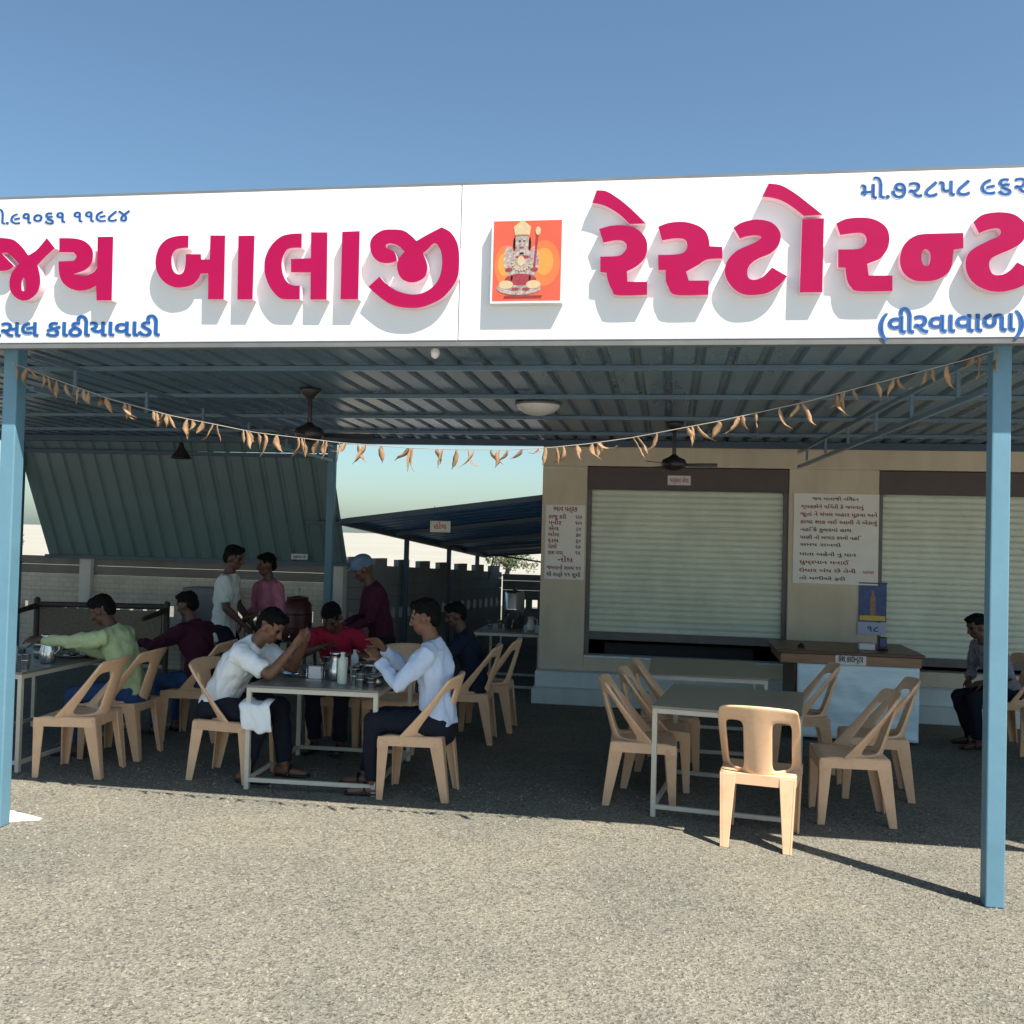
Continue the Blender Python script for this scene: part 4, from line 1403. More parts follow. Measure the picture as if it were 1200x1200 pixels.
def bottle(loc, label, mt='bottle', h=.22, r=.036, cap='paper_white'):
    t = thing('bottle', label, 'bottle', loc)
    mb = MB(); mb.lathe([(r * .9, 0), (r, .008), (r, h * .68), (r * .9, h * .76), (r * .4, h * .88), (r * .36, h * .95)], n=20); mb.build('body', mt, t)
    mb = MB(); mb.lathe([(r * .46, h * .93), (r * .46, h), (0, h)], n=16); mb.build('cap', cap, t)
    return t


def t2(u, v, z=TH):
    c, s_ = math.cos(R(2.5)), math.sin(R(2.5))
    return (-2.86 + u * c - v * s_, 6.505 + u * s_ + v * c, z)


bottle(t2(.60, .20), 'milky pale bottle, tallest thing on the busy table', h=.225)
jug(t2(.50, .38), 'steel water jug beside the milky bottle on the busy table')
pot(t2(.78, .36), 'lidded steel pot, largest vessel on the busy table', .10, .12)
pot(t2(.84, .20), 'small open steel pot at the front right of the busy table', .062, .07, lid=False)
tumbler(t2(.70, .17), 'steel tumbler between the milky bottle and the small open pot')
tumbler(t2(.67, .33), 'steel tumbler behind the milky bottle')
plate(t2(.20, .55), 'steel thali plate before the man in the white short sleeved shirt', .155)
plate(t2(.72, .80), 'steel thali plate before the pale blue long sleeved shirt', .14)
plate(t2(.42, .86), 'steel thali plate before the man in the red shirt', .15)
tumbler(t2(.36, .50), 'short steel tumbler right of the thali of the white shirted man', .10, .032)
tumbler(t2(.30, .80), 'steel tumbler at the far left of the busy table', .11)
tumbler(t2(.44, .62), 'small white plastic cup in the middle of the busy table', .09, .032, 'glass_plastic')
tumbler(t2(.76, .10), 'steel tumbler nearest the right front corner of the busy table', .095)
tumbler(t2(.84, .10), 'squat steel tumbler on the very corner of the busy table', .07, .036)
pot(t2(.66, .58), 'open steel pot behind the water jug on the busy table', .075, .09, lid=False)
tumbler(t2(.90 - .05, .66), 'steel tumbler before the hands of the man in pale blue', .10)
bottle(t2(.56, .66), 'white plastic bottle behind the water jug on the busy table', 'glass_plastic', .19, .03)
salt = thing('napkin_holder', 'steel wire napkin holder at the left of the busy table', 'napkin holder', t2(.36, .34))
mb = MB(); mb.bb((-.06, -.04, 0), (.06, .04, .008))
for s_ in (-1, 1):
    mb.tube([(-.055, s_ * .035, .006), (-.055, s_ * .035, .12), (.055, s_ * .035, .12), (.055, s_ * .035, .006)], .004, 6)
mb.build('wire_frame', 'steel', salt)
mb = MB(); mb.bb((-.05, -.02, .009), (.05, .02, .1)); mb.build('napkins', 'paper_white', salt, bevel=.006)

bottle((-4.86, 6.75, TH), 'clear pale bottle on the table by the photo edge', 'glass_plastic', .2, .034)
jug((-4.75, 7.02, TH), 'steel jug on the table by the photo edge', .22, .06)
tumbler((-4.70, 6.68, TH), 'steel tumbler at the near right corner of the table by the photo edge', .11)
tumbler((-4.93, 6.95, TH), 'steel tumbler beside the jug on the table by the photo edge', .11)
pot((-4.98, 7.3, TH), 'lidded steel pot at the back of the table by the photo edge', .08, .10)
plate((-4.78, 7.42, TH), 'steel thali plate before the man in the lime green shirt', .15)
plate((-4.83, 7.85, TH), 'steel thali plate before the seated man in maroon with his back turned', .14)
tumbler((-4.72, 7.64, TH), 'short steel tumbler between the two thalis of the table by the photo edge', .10)

wf = thing('water_filter', 'tall dark steel water filter on the table under the lean-to', 'water filter', (-1.83, 11.75, .69))
mb = MB(); mb.lathe([(.10, 0), (.12, .01), (.12, .22), (.125, .23), (.12, .24), (.12, .42), (.10, .45), (.02, .46), (.02, .49), (0, .495)], n=22); mb.build('tank', 'steel', wf)
mb = MB(); mb.tube([(0, -.12, .05), (0, -.16, .05), (0, -.17, .03)], .01, 8); mb.build('tap', 'steel', wf)
tumbler((-2.08, 11.5, .69), 'steel tumbler at the left end of the table under the lean-to', .1)
tumbler((-1.98, 11.62, .69), 'steel tumbler close to the water filter under the lean-to', .1)
jug((-1.60, 11.55, .69), 'white plastic jug at the right end of the table under the lean-to', .16, .05, 'glass_plastic')

# white cloth hanging from the knee of the man at the busy table: built after the people

# water drum on a stand before the boundary wall --------------------------
wd = thing('water_drum', 'dark maroon water drum standing on an iron stand before the boundary wall', 'water drum', (-4.28, 11.0, .52))
mb = MB(); mb.lathe([(.14, 0), (.165, .02), (.175, .16), (.175, .30), (.165, .42), (.12, .47), (.11, .48)], n=24); mb.build('barrel', 'maroon_pot', wd)
mb = MB(); mb.lathe([(.125, .478), (.125, .50), (.03, .515), (0, .52)], n=20); mb.build('lid', 'maroon_pot', wd)
mb = MB(); mb.tube([(0, -.17, .08), (0, -.22, .08), (0, -.225, .05)], .012, 8); mb.build('tap', 'steel', wd)
mb = MB()
for z in (.14, .30):
    mb.lathe([(.177, z), (.181, z + .008), (.177, z + .016)], n=24)
mb.build('hoop', 'black', wd)
cup = tumbler((-4.28, 11.0, 1.04), 'small pale cup upside up on the lid of the maroon water drum', .085, .03, 'bottle')
st = thing('drum_stand', 'black iron stand under the maroon water drum', 'stand', (-4.28, 11.0, 0))
mb = MB(); mb.bb((-.17, -.17, .50), (.17, .17, .52)); mb.build('shelf', 'black', st)
for sx in (-1, 1):
    for sy in (-1, 1):
        mb = MB(); mb.bar((sx * .19, sy * .19, 0), (sx * .155, sy * .155, .5), .03, .03); mb.build('leg', 'black', st)

# grey cabinet ------------------------------------------------------------
gc = thing('grey_cabinet', 'dark grey metal cabinet by the boundary wall behind the standing man in white', 'cabinet', (-5.58, 11.40, 0))
mb = MB(); mb.bb((-.26, -.18, .06), (.26, .2, 1.07)); mb.build('carcass', 'grey_cabinet', gc, bevel=.008)
mb = MB(); mb.bb((-.245, -.196, .08), (.245, -.182, 1.05)); d_ = mb.build('door', 'grey_cabinet', gc, bevel=.005)
mb = MB(); mb.tube([(.2, -.2, .5), (.2, -.225, .52), (.2, -.225, .64), (.2, -.2, .66)], .007, 8); mb.build('handle', 'steel', d_)
mb = MB()
for sx in (-.23, .23):
    for sy in (-.15, .17):
        mb.bb((sx - .02, sy - .02, 0), (sx + .02, sy + .02, .06))
mb.build('foot', 'black', gc)

# rope cot leaning on edge ---------------------------------------------
ctb = thing('rope_cot', 'dark framed rope cot standing on its side behind the man in lime green', 'cot', (-6.35, 10.3, 0))
L0 = .78
mb = MB(); mb.tube([(-L0, 0, .88), (L0, 0.06, .90)], .032, 10); mb.build('top_rail', 'dark_wood', ctb)
mb = MB(); mb.tube([(-L0, 0, .26), (L0, 0.06, .28)], .03, 10); mb.build('lower_rail', 'dark_wood', ctb)
for x, yy in ((-L0, 0), (L0, .06)):
    mb = MB(); mb.tube([(x, yy, .0), (x, yy, .93)], [.03, .034], 10); mb.build('end_post', 'dark_wood', ctb)
    mb = MB(); mb.tube([(x, yy - .03, .86), (x - .02, yy - .46, .80)], [.034, .026], 10); mb.build('leg', 'dark_wood', ctb)
mb = MB(); mb.bb((-L0 + .03, .0, .29), (L0 - .03, .03, .85)); mb.build('rope_webbing', 'weave', ctb, bevel=.006)

# plaster footing of the post ------------------------------------------------
mb = MB()
n_ = 22
ring0, ring1 = [], []
for i in range(n_):
    a = 2 * math.pi * i / n_
    rr = 1 + .20 * math.sin(3 * a + 1) + .14 * math.sin(7 * a) + .07 * math.sin(11 * a + 2)
    ring0.append((.20 * rr * math.cos(a) + (.07 if -.4 < math.sin(a) < .45 and math.cos(a) > 0 else 0), .13 * rr * math.sin(a), 0))
    ring1.append((.17 * rr * math.cos(a), .10 * rr * math.sin(a), .022))
mb.add(ring0 + ring1 + [(0, 0, .03)], [(i, (i + 1) % n_, n_ + (i + 1) % n_, n_ + i) for i in range(n_)] + [(n_ + i, n_ + (i + 1) % n_, 2 * n_) for i in range(n_)], 0, True)
o = mb.build('plaster_patch', 'plaster', loc=(-4.05, 5.50, -.002))
tag(o, 'bright white plaster patch on the gravel by the post foot at the photo edge', 'plaster patch')


# ================================================================== OVERHEAD
def ceiling_fan(loc, drop, label, rot=0.3, blade=.52):
    t = thing('ceiling_fan', label, 'ceiling fan', loc, 0, 'ceiling fans under the canopy')
    mb = MB(); mb.lathe([(.085, 0), (.085, -.025), (.03, -.075), (.012, -.09)], n=18); mb.build('ceiling_rose', 'fan_brown', t)
    mb = MB(); mb.tube([(0, 0, -.05), (0, 0, -drop + .06)], .018, 10); mb.build('down_rod', 'fan_brown', t)
    mb = MB(); mb.lathe([(.02, -drop + .10), (.05, -drop + .075), (.105, -drop + .05), (.12, -drop + .01), (.105, -drop - .03), (.05, -drop - .055), (0, -drop - .06)], n=22); mb.build('motor', 'fan_brown', t)
    for k in range(3):
        a = rot + k * 2.0944
        mb = MB()
        rt = Matrix.Rotation(a, 3, 'Z')
        pts = []
        for x, w_ in ((.10, .03), (.18, .045), (.22, .07), (blade - .03, .085), (blade, .06)):
            pts.append((x, w_))
        vs = []
        for x, w_ in pts:
            for s_, zz in ((-1, .010), (1, -.010)):
                vs.append(rt @ Vector((x, s_ * w_, -drop + zz)))
        fs = [(2 * i, 2 * i + 1, 2 * i + 3, 2 * i + 2) for i in range(len(pts) - 1)]
        mb.add(vs, fs)
        b_ = mb.build('blade', 'fan_brown', t)
        b_.modifiers.new('thickness', 'SOLIDIFY').thickness = .005
    return t


ceiling_fan((-2.865, 7.5, zroof(7.5) - .002), .37, 'dark ceiling fan on a long rod above the busy table')
ceiling_fan((.02, 9.35, zroof(9.35) - .002), .40, 'dark ceiling fan hanging before the brown box of the left shutter', 0.0, .40)
pl = thing('pendant_lamp', 'small dark cone shaped pendant lamp before the sloping green sheet', 'pendant lamp', (-4.85, 9.2, zroof(9.2)))
mb = MB(); mb.tube([(0, 0, 0), (0, 0, -.28)], .006, 8); mb.build('cord', 'black', pl)
mb = MB(); mb.lathe([(.02, -.26), (.025, -.30), (.05, -.34), (.10, -.415), (.104, -.42), (.098, -.415), (.04, -.335), (0, -.31)], n=20); mb.build('shade', 'fan_brown', pl)
mb = MB(); mb.ell((0, 0, -.37), (.028, .028, .04), 12); mb.build('bulb', 'dome', pl)
dl = thing('ceiling_light', 'shallow round white ceiling light under the canopy above the sky gap', 'ceiling light', (-1.12, 8.2, zroof(8.2) - .004))
mb = MB(); mb.lathe([(.19, .0), (.185, -.02), (.165, -.05), (.12, -.08), (.06, -.098), (0, -.10)], n=26); mb.build('cover', 'dome', dl)
mb = MB(); mb.lathe([(.195, .0), (.20, -.012), (.195, -.022), (.186, -.02)], n=26); mb.build('rim', 'frame_grey', dl)
bl_ = thing('bulb_holder', 'tiny pale bulb holder on the front beam above the busy table', 'bulb holder', (-1.31, 5.335, 2.845))
mb = MB(); mb.tube([(0, 0, .03), (0, -.02, -.01)], .014, 8); mb.build('socket', 'black', bl_)
mb = MB(); mb.ell((0, -.025, -.04), (.026, .026, .034), 12); mb.build('bulb', 'dome', bl_)

# garland -----------------------------------------------------------------
ga = thing('leaf_garland', 'drooping string of dry brown mango leaves strung between the two front posts', 'garland', (-1, 5.28, 2.5))
gp = [(14, 425), (60, 443), (130, 468), (200, 487), (300, 507), (400, 519), (480, 525), (540, 527), (600, 527), (640, 525), (690, 520), (740, 513), (840, 494), (940, 472), (1050, 443), (1130, 422), (1168, 410)]
gpt = [PX(x, y, 5.27) for x, y in gp]
mb = MB(); mb.tube(gpt, .0022, 6); under(mb, 'string', 'string', ga)


def gar(t):
    k = t * (len(gpt) - 1)
    i = min(int(k), len(gpt) - 2)
    return gpt[i].lerp(gpt[i + 1], k - i)


def gar_at_px(x):
    for i in range(len(gp) - 1):
        if gp[i][0] <= x <= gp[i + 1][0]:
            return gpt[i].lerp(gpt[i + 1], (x - gp[i][0]) / (gp[i + 1][0] - gp[i][0]))
    return gpt[-1]


rng = random.Random(11)
leaf_px = [18, 36, 50, 56, 78, 92, 98, 118, 124, 146, 153, 180, 190, 196, 220, 238, 250, 285, 293, 303, 325, 350, 357, 372, 383, 398, 420, 447, 478, 484, 512, 535, 555, 575, 595, 612, 640, 652, 676, 694, 704, 742, 770, 806, 818, 842, 866, 886, 914, 940, 980, 986, 1000, 1028, 1052, 1086, 1110, 1140, 1180, 31, 66, 104, 151, 184, 199, 226, 255, 289, 310, 354, 379, 404, 428, 481, 519, 549, 585, 632, 660, 700, 747, 811, 871, 935, 990, 1046, 1093, 1146]
for x in leaf_px:
    p = gar_at_px(x)
    ln = rng.uniform(.075, .15)
    wd_ = rng.uniform(.010, .021)
    sw = rng.gauss(.25 if x > 640 else -.12, .45)
    curl = rng.uniform(-1.5, 1.5)
    tw = rng.uniform(-2.6, 2.6)
    rt = Matrix.Rotation(rng.uniform(-.9, .9), 3, 'Z')
    n_ = 9
    vs = []
    pos = Vector((0, 0, 0))
    ang = sw * .6
    for i in range(n_ + 1):
        t = i / n_
        w2 = wd_ * max(.06, math.sin(math.pi * min(1, t * 1.05 + .03)) ** .7) * rng.uniform(.8, 1.1)
        a = tw * t
        fold = .35 + .3 * math.sin(t * 5 + x)
        sd = Vector((math.cos(a), math.sin(a), 0))
        nn = Vector((-math.sin(a), math.cos(a), 0))
        for q in (-1, 0, 1):
            vs.append(p + rt @ (pos + sd * w2 * q + nn * (abs(q) * w2 * fold)))
        pos = pos + Vector((math.sin(ang), rng.uniform(-.003, .003), -math.cos(ang))) * (ln / n_)
        ang += curl / n_ + rng.gauss(0, .2)
    fs = []
    for i in range(n_):
        for q in (0, 1):
            a = i * 3 + q
            fs.append((a, a + 1, a + 4, a + 3))
    mb = MB(); mb.add(vs, fs, 0, True)
    o = under(mb, 'leaf', 'leaf_dry', ga)
    o.modifiers.new('thickness', 'SOLIDIFY').thickness = .0015


# ================================================================== PEOPLE
def skin_mesh(mb, voxel, smooth=4):
    """fuse overlapping limbs into one continuous surface"""
    me = bpy.data.meshes.new('body_source')
    me.from_pydata(mb.v, [], mb.f)
    o = bpy.data.objects.new('body_source', me)
    COL.objects.link(o)
    r = o.modifiers.new('fuse', 'REMESH'); r.mode = 'VOXEL'; r.voxel_size = voxel
    if smooth:
        s_ = o.modifiers.new('smooth', 'SMOOTH'); s_.iterations = smooth; s_.factor = .5
    bpy.context.view_layer.update()
    dg = bpy.context.evaluated_depsgraph_get()
    out = bpy.data.meshes.new_from_object(o.evaluated_get(dg))
    bpy.data.objects.remove(o)
    bpy.data.meshes.remove(me)
    out.polygons.foreach_set('use_smooth', [True] * len(out.polygons))
    return out


def push(me, fn):
    """move every vertex along its normal by fn(position)"""
    n_ = len(me.vertices)
    co_ = [0.0] * (3 * n_); no_ = [0.0] * (3 * n_)
    me.vertices.foreach_get('co', co_); me.vertices.foreach_get('normal', no_)
    for i in range(n_):
        p = Vector(co_[3 * i:3 * i + 3])
        a = fn(p)
        for q in range(3):
            co_[3 * i + q] += no_[3 * i + q] * a
    me.vertices.foreach_set('co', co_)
    me.update()


def ik(a, b, la, lb, hint):
    a, b, h = Vector(a), Vector(b), Vector(hint)
    d = b - a
    L = d.length
    if L > (la + lb) * .995:
        b = a + d.normalized() * (la + lb) * .995
        d = b - a; L = d.length
    x = (la * la - lb * lb + L * L) / (2 * L)
    hh = math.sqrt(max(0, la * la - x * x))
    u = d / L
    n_ = h - u * h.dot(u)
    n_ = n_.normalized() if n_.length > 1e-6 else Vector((0, 0, 1))
    return a + u * x + n_ * hh, b


def add_hand(mb, w_, d, palm, k, sgn, curl=.55):
    d = d.normalized()
    n_ = Vector(palm); n_ = n_ - d * n_.dot(d)
    n_ = n_.normalized() if n_.length > 1e-3 else Vector((0, 0, -1))
    lat = d.cross(n_).normalized() * sgn                # towards the thumb
    p1 = w_ + d * .085 * k
    mb.tube([w_ - d * .01, w_ + d * .04 * k, p1], [.024 * k, .040 * k, .040 * k], 10, side=lat, rad2=[.019 * k, .016 * k, .013 * k])
    for i, (off, ln) in enumerate(((.031, .070), (.011, .080), (-.010, .074), (-.030, .056))):
        b0 = p1 + lat * off * k - d * .008
        c = curl * (.9 + .12 * i)
        d1 = (d * math.cos(c * .5) + n_ * math.sin(c * .5)).normalized()
        d2 = (d * math.cos(c * 1.5) + n_ * math.sin(c * 1.5)).normalized()
        m_ = b0 + d1 * ln * .55 * k
        mb.tube([b0, m_, m_ + d2 * ln * .5 * k], [.0092 * k, .0088 * k, .0072 * k], 7)
    tb = w_ + d * .022 * k + lat * .030 * k
    td = (d * .62 + lat * .62 + n_ * .35).normalized()
    tm = tb + td * .045 * k
    mb.tube([tb, tm, tm + (td * .5 + d * .6 + n_ * .2).normalized() * .034 * k], [.0125 * k, .0108 * k, .009 * k], 7)


def person(label, loc, deg, k, pel, lean, head, hands, feet, shirt, trousers, skin='skin', sleeve='short', elbows=None, knees=None,
           hair=True, cap=None, hem=.06, palms=None, group=None, spread=1.0, shoe='black', collar=True):
    mb = MB()
    P = Vector(pel)
    ln = R(lean)
    dv = lambda a: Vector((math.sin(a), 0, math.cos(a)))
    d1, d2 = dv(ln * .75), dv(ln * 1.2)
    C = P + d1 * .25 * k
    N = C + d2 * .26 * k
    Y_ = Vector((0, 1, 0))
    hp, hy = R(head[0]), R(head[1])
    hm = Matrix.Rotation(hy, 3, 'Z') @ Matrix.Rotation(hp, 3, 'Y')
    hc = N + d2 * .035 * k + (hm @ Vector((.015, 0, .150))) * k
    # torso
    tor = [P - d1 * .06 * k, P + d1 * .06 * k, P.lerp(C, .75), C + d2 * .08 * k, N - d2 * .055 * k, N]
    rs = [.150, .150, .132, .158, .150, .075]
    rf = [.105, .102, .092, .110, .088, .060]
    mb.tube(tor, [q * k * .96 for q in rs], 18, side=Y_, rad2=[q * k * .96 for q in rf])
    mb.tube([N - d2 * .02 * k, N.lerp(hc, .55)], [.062 * k, .052 * k], 12)
    # head
    def hl(x, y, z):
        return hc + hm @ Vector((x, y, z)) * k
    def he(c, r):
        mb.ell(hl(*c), [q * k for q in r], 16, rot=hm)
    he((-.008, 0, .022), (.100, .079, .105))
    he((.018, 0, -.050), (.072, .060, .070))
    he((.055, 0, -.092), (.026, .028, .020))
    mb.tube([hl(.088, 0, .020), hl(.104, 0, -.014), hl(.108, 0, -.024)], [.011 * k, .013 * k, .016 * k], 8)
    for s_ in (-1, 1):
        he((.097, s_ * .013, -.026), (.012, .010, .009))
        he((-.004, s_ * .082, -.006), (.021, .010, .034))
        mb.tube([hl(.082, s_ * .012, .036), hl(.074, s_ * .05, .036)], [.010 * k, .009 * k], 7)
        he((.058, s_ * .044, -.018), (.026, .022, .024))
    mb.tube([hl(.083, -.022, -.060), hl(.091, 0, -.057), hl(.083, .022, -.060)], .0075 * k, 7)
    mb.tube([hl(.081, -.017, -.072), hl(.088, 0, -.073), hl(.081, .017, -.072)], .0080 * k, 7)
    # limbs
    arms, legs = {}, {}
    for nm, s_ in (('L', 1), ('R', -1)):
        S = N - d2 * .055 * k + Y_ * s_ * .175 * k
        eh = (elbows or {}).get(nm, (-.4, s_ * .8, -.7))
        E_, W_ = ik(S, hands[nm], .29 * k, .255 * k, eh)
        arms[nm] = (S, E_, W_)
        mb.tube([N - d2 * .05 * k + Y_ * s_ * .09 * k, S, S.lerp(E_, .5), E_], [.055 * k, .056 * k, .047 * k, .039 * k], 12)
        mb.tube([E_, E_.lerp(W_, .3), W_], [.039 * k, .040 * k, .026 * k], 12)
        add_hand(mb, W_, W_ - E_, (palms or {}).get(nm, (0, -s_ * .6, -.8)), k, -s_ if False else s_)
        Hh = P + Y_ * s_ * .085 * k - d1 * .03 * k
        F = Vector(feet[nm]) + Vector((0, 0, .085 * k))
        kh = (knees or {}).get(nm, (1, s_ * .12 * spread, .35))
        K, A = ik(Hh, F, .435 * k, .425 * k, kh)
        legs[nm] = (Hh, K, A)
        mb.tube([Hh, Hh.lerp(K, .5), K], [.080 * k, .068 * k, .052 * k], 12)
        mb.tube([K, K.lerp(A, .3), A], [.052 * k, .054 * k, .036 * k], 12)
        toe = Vector((feet[nm][0] + .16 * k, feet[nm][1] + s_ * .02, .028))
        mb.tube([Vector((A.x - .03 * k, A.y, .04)), Vector((A.x + .06 * k, A.y, .038)), toe], [.034 * k, .037 * k, .032 * k], 10, side=Y_, rad2=[.034 * k, .032 * k, .020 * k])
    me = skin_mesh(mb, .0078, 2)
    for mm in (skin, 'eye', 'lip'):
        me.materials.append(M[mm])
    ey = [hl(.083, s_ * .034, .014) for s_ in (-1, 1)]
    lp = hl(.090, 0, -.066)
    for pg in me.polygons:
        c = pg.center
        if (c - hc).length > .17 * k: continue
        if min((c - e).length for e in ey) < .0155 * k: pg.material_index = 1
        elif (c - lp).length < .021 * k: pg.material_index = 2
    body = bpy.data.objects.new('person', me)
    COL.objects.link(body)
    body.location = loc
    body.rotation_euler.z = R(deg)
    tag(body, label, 'person', group)

    def garment(name, mb_, mt, folds=.014, voxel=.0105, sm=3, fs=7.0):
        g = skin_mesh(mb_, voxel, sm)
        off = Vector((loc[0] * 3.1, loc[1] * 2.3, k * 9))
        def fold(co):
            n0 = noise.noise(co * fs + off)
            n1 = noise.noise(Vector((co.x * fs * 2.3, co.y * fs * 2.3, co.z * fs * 1.1)) + off)
            n2 = noise.noise(Vector((co.x * 26, co.y * 26, co.z * 14)) + off)
            return (abs(n0) - .25) * folds * 1.8 + n1 * folds + (abs(n2) - .2) * folds * .6
        push(g, fold)
        g.materials.append(M[mt] if isinstance(mt, str) else mt)
        o_ = bpy.data.objects.new(name, g)
        COL.objects.link(o_)
        o_.parent = body
        return o_
    # shirt
    mb = MB()
    low = P - d1 * hem * k
    mb.tube([low, P + d1 * .05 * k, P.lerp(C, .75), C + d2 * .08 * k, N - d2 * .055 * k, N + d2 * .012 * k],
            [q * k + .016 for q in (.152, .152, .140, .160, .150, .078)], 20, side=Y_, rad2=[q * k + .016 for q in (.108, .106, .100, .112, .090, .060)], dome=False)
    for nm, s_ in (('L', 1), ('R', -1)):
        S, E_, W_ = arms[nm]
        pts = [N - d2 * .05 * k + Y_ * s_ * .09 * k, S, S.lerp(E_, .5)]
        rr = [.068 * k, .076 * k, .067 * k]
        if sleeve == 'short':
            pts.append(S.lerp(E_, .82)); rr.append(.062 * k)
        else:
            pts += [E_, E_.lerp(W_, .4), E_.lerp(W_, .93)]; rr += [.054 * k, .052 * k, .038 * k]
        mb.tube(pts, rr, 14, dome=False)
    if collar:
        ring = []
        for i in range(13):
            a = 2 * math.pi * i / 12
            ring.append(N + d2 * (.010 - .014 * math.cos(a)) * k + Vector((d2.z, 0, -d2.x)) * (math.cos(a) * .062 * k + .006) + Vector((0, math.sin(a) * .070 * k, 0)))
        mb.tube(ring, .015 * k, 8)
    garment('shirt', mb, shirt)
    # trousers
    mb = MB()
    mb.tube([P - d1 * .09 * k, P + d1 * .045 * k], [.155 * k + .008, .150 * k + .008], 18, side=Y_, rad2=[.112 * k + .008, .106 * k + .008])
    for nm in 'LR':
        Hh, K, A = legs[nm]
        mb.tube([Hh, Hh.lerp(K, .5), K], [.094 * k, .086 * k, .070 * k], 14)
        mb.tube([K, K.lerp(A, .45), A - (A - K).normalized() * .02 * k], [.070 * k, .066 * k, .058 * k], 14, dome=False)
    garment('trousers', mb, trousers, .008)
    # sandals
    for nm, s_ in (('L', 1), ('R', -1)):
        A = legs[nm][2]
        f = feet[nm]
        mb = MB()
        mb.tube([(A.x - .055 * k, A.y, .014), (A.x + .07 * k, A.y, .014), (f[0] + .19 * k, f[1] + s_ * .02, .014)], [.036 * k, .042 * k, .036 * k], 12, side=Y_, rad2=[.014, .013, .012])
        mb.tube([(A.x + .05 * k, A.y - .045 * k, .02), (A.x + .06 * k, A.y, .082 * k), (A.x + .05 * k, A.y + .045 * k, .02)], .012, 8)
        mb.build('sandal', shoe, body)
    # hair
    if hair:
        mb = MB()
        mb.ell(hl(-.018, 0, .042), (.104 * k, .085 * k, .098 * k), 22, rot=hm)
        mb.ell(hl(-.060, 0, -.005), (.056 * k, .076 * k, .075 * k), 18, rot=hm)
        mb.ell(hl(.040, 0, .098), (.056 * k, .066 * k, .035 * k), 14, rot=hm)
        g = skin_mesh(mb, .009, 2)
        push(g, lambda co: noise.noise(co * 30) * .009 + noise.noise(Vector((co.x * 120, co.y * 120, co.z * 45))) * .006 - .003)
        g.materials.append(M['hair'])
        o_ = bpy.data.objects.new('hair', g); COL.objects.link(o_); o_.parent = body
    if cap:
        mb = MB()
        mb.ell(hl(-.012, 0, .058), (.114 * k, .094 * k, .092 * k), 22, rot=hm)
        mb.tube([hl(.07, -.05, .060), hl(.135, 0, .050), hl(.07, .05, .060)], [.02 * k, .03 * k, .02 * k], 10, side=hm @ Vector((1, 0, 0)), rad2=[.006, .008, .006])
        g = skin_mesh(mb, .008, 2)
        g.materials.append(M[cap])
        o_ = bpy.data.objects.new('cap', g); COL.objects.link(o_); o_.parent = body
    return body


M['lime'] = cloth('lime_cotton', (0.4, 0.5, 0.26), col2=(0.5, 0.58, 0.34), scale=30)
M['maroon_cloth'] = cloth('maroon_cotton', (0.055, 0.011, 0.026))
M['white_tee'] = cloth('white_cotton', (0.62, 0.66, 0.64), .05)
M['pink_cloth'] = cloth('rose_cotton', (0.42, 0.15, 0.21))
M['white_shirt'] = cloth('white_shirting', (0.84, 0.87, 0.9), .03)
M['blue_shirt'] = cloth('pale_blue_shirting', (0.56, 0.66, 0.84), .03)
M['red_shirt'] = cloth('red_shirting', (0.32, 0.014, 0.04))
M['navy_cloth'] = cloth('navy_cotton', (0.012, 0.018, 0.038))
M['grey_check'] = cloth('grey_check', (0.28, 0.27, 0.33), col2=(0.18, 0.175, 0.22), scale=26)
M['denim'] = cloth('denim', (0.03, 0.065, 0.17), .2)
M['dark_trouser'] = cloth('dark_trousering', (0.013, 0.016, 0.026), .2)
M['cap_cloth'] = cloth('blue_grey_cap', (0.12, 0.18, 0.29), .2)
M['print_dark'] = mat('print_dark', (0.10, 0.11, 0.12), .8, var=.1)


def seat_at(key):
    return chairs[key][0], math.degrees(chairs[key][1])


FT = {'L': (.36, .11, 0), 'R': (.34, -.11, 0)}
l, a = seat_at('c2')
person('man in a lime green shirt and jeans reaching over the table by the photo edge', l, a, .95, (-.07, 0, .525), 20, (30, 0),
       {'L': (.60, .20, .90), 'R': (.48, -.12, .82)}, {'L': (.30, .12, 0), 'R': (.42, -.1, 0)}, 'lime', 'denim', sleeve='long', elbows={'L': (0, .5, -1), 'R': (0, -.5, -1)})
l, a = seat_at('c16')
person('seated man in maroon shirt and jeans beyond the man in lime green', l, 162, .91, (-.04, 0, .525), 15, (20, 10),
       {'L': (.50, .20, .80), 'R': (.46, -.14, .80)}, FT, 'maroon_cloth', 'denim', sleeve='long', elbows={'L': (0, .7, -1), 'R': (0, -.7, -1)})
l, a = seat_at('c3')
person('man in a white short sleeved shirt bent over the table, hands at his mouth', l, a, 1.0, (-.13, 0, .535), 33, (36, 0),
       {'L': (.50, .07, .985), 'R': (.49, -.09, .975)}, {'L': (.34, .12, 0), 'R': (.16, -.13, 0)}, 'white_shirt', 'dark_trouser', 'skin_light', elbows={'L': (.25, .25, -1), 'R': (.25, -.3, -1)},
       palms={'L': (-.8, -.4, 0), 'R': (-.8, .4, 0)}, hem=.05)
l, a = seat_at('c4')
person('man in a pale blue long sleeved shirt seated at the right of the busy table', l, a, 1.0, (-.14, 0, .535), 7, (14, 0),
       {'L': (.27, .12, .93), 'R': (.29, -.06, .99)}, {'L': (.28, .12, 0), 'R': (.40, -.12, 0)}, 'blue_shirt', 'dark_trouser', 'skin_light', sleeve='long', elbows={'L': (-.3, .5, -1), 'R': (-.2, -.6, -1)}, hem=.05)
l, a = seat_at('c5')
person('man in a dark navy shirt seated behind the man in pale blue', l, a, .88, (-.08, 0, .51), 17, (20, 15),
       {'L': (.36, .12, .72), 'R': (.38, -.08, .74)}, FT, 'navy_cloth', 'dark_trouser', sleeve='long')
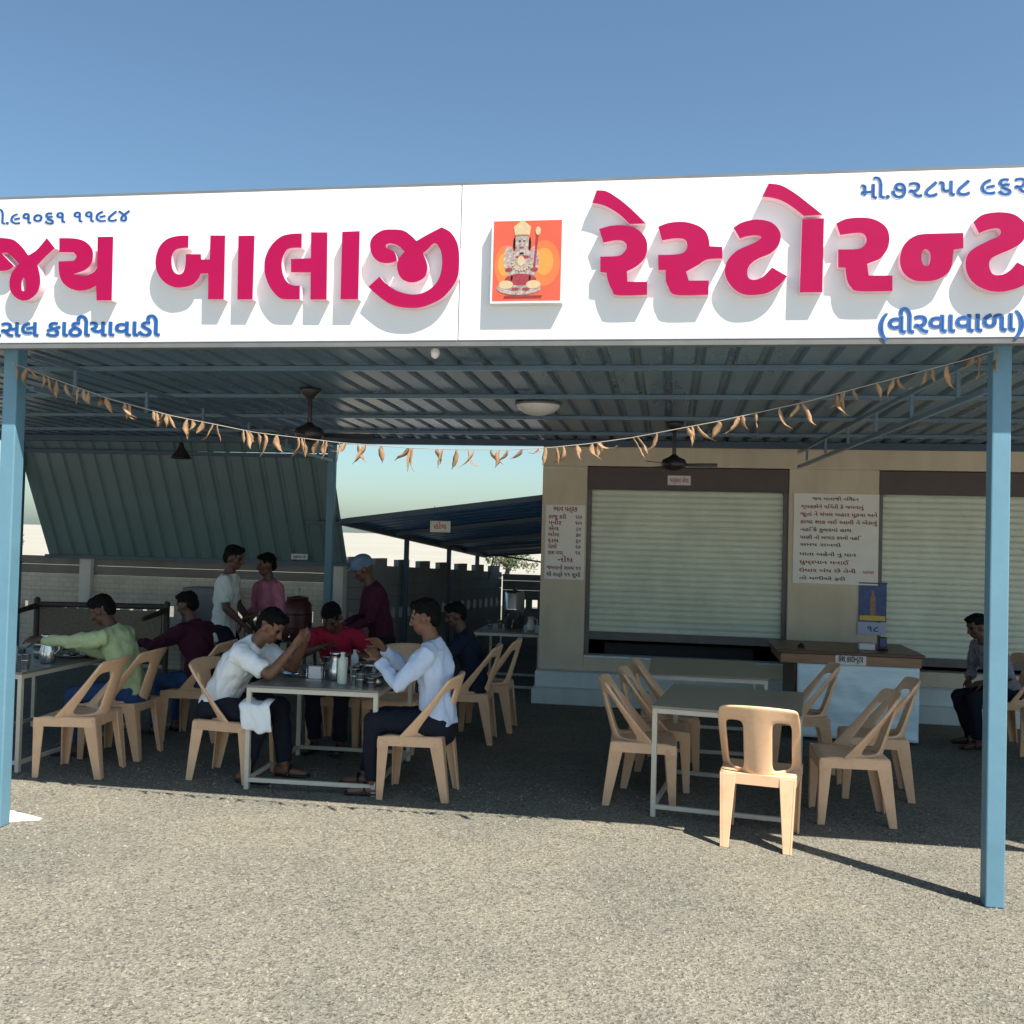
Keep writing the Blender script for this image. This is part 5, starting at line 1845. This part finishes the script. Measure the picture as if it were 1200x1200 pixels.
l, a = seat_at('c17')
person('man in a red shirt with bowed head at the far side of the table', l, a, .96, (-.02, 0, .535), 26, (46, 0),
       {'L': (.40, .16, .80), 'R': (.42, -.05, .86)}, FT, 'red_shirt', 'dark_trouser', elbows={'L': (0, 1, -.5), 'R': (0, -1, -.5)})
person('man in maroon and a blue grey cap standing over the man in red', (-2.62, 8.72, 0), 205, .92, (-.04, 0, .86), 13, (28, 0),
       {'L': (.30, .17, .92), 'R': (.30, -.12, .95)}, {'L': (-.02, .10, 0), 'R': (-.10, -.11, 0)}, 'maroon_cloth', 'dark_trouser', hair=False, cap='cap_cloth', sleeve='long', knees={'L': (1, 0, 0), 'R': (1, 0, 0)}, elbows={'L': (-.6, .6, -.4), 'R': (-.6, -.6, -.4)})
p3 = person('standing man in a white printed T-shirt before the boundary wall', (-4.22, 9.0, 0), 12, .945, (-.02, 0, .92 * .945), 3, (16, -12),
            {'L': (.20, .22, .86), 'R': (.22, -.20, .88)}, {'L': (.0, .11, 0), 'R': (-.04, -.11, 0)}, 'white_tee', 'dark_trouser', knees={'L': (1, 0, 0), 'R': (1, 0, 0)}, collar=False, hem=.16)
person('standing man in a rose pink shirt beside the man in white T-shirt', (-3.90, 9.28, 0), 232, .90, (-.02, 0, .92 * .90), 4, (8, -10),
       {'L': (.22, .16, .98), 'R': (.16, -.22, .88)}, {'L': (.02, .11, 0), 'R': (-.04, -.11, 0)}, 'pink_cloth', 'dark_trouser', knees={'L': (1, 0, 0), 'R': (1, 0, 0)}, sleeve='long')
l, a = seat_at('c14')
person('man in a grey shirt sitting by the right shutter, half hidden by the post', l, a, .90, (-.02, 0, .525), 26, (22, 0),
       {'L': (.27, .13, .60), 'R': (.25, -.12, .60)}, {'L': (.30, .12, 0), 'R': (.22, -.12, 0)}, 'grey_check', 'dark_trouser', sleeve='long')

# white cloth draped from the lap of the man in white
mb = MB()
vs, fs = [], []
nu, nv = 18, 16
for j in range(nv + 1):
    t = j / nv
    for i in range(nu + 1):
        s_ = i / nu
        bx = -2.93 + .22 * s_ + .04 * t
        if t < .3:
            by, bz = 6.60 - .13 * (t / .3), .605 - .02 * (t / .3) + .01 * math.sin(s_ * 9)
        else:
            q = (t - .3) / .7
            by, bz = 6.47 - .012 * math.sin(s_ * 13 + q) * q, .585 - .19 * q * (1 - .25 * abs(s_ - .6))
        bz += noise.noise(Vector((s_ * 4, t * 5, 1))) * .012
        vs.append((bx, by + noise.noise(Vector((s_ * 6, t * 3, 9))) * .014, bz))
for j in range(nv):
    for i in range(nu):
        q = j * (nu + 1) + i
        fs.append((q, q + 1, q + nu + 2, q + nu + 1))
mb.add(vs, fs, 0, True)
o = mb.build('white_cloth', 'white_shirt')
o.modifiers.new('thickness', 'SOLIDIFY').thickness = .004
tag(o, 'white cloth draped over the knee of the man in the white short sleeved shirt', 'cloth')
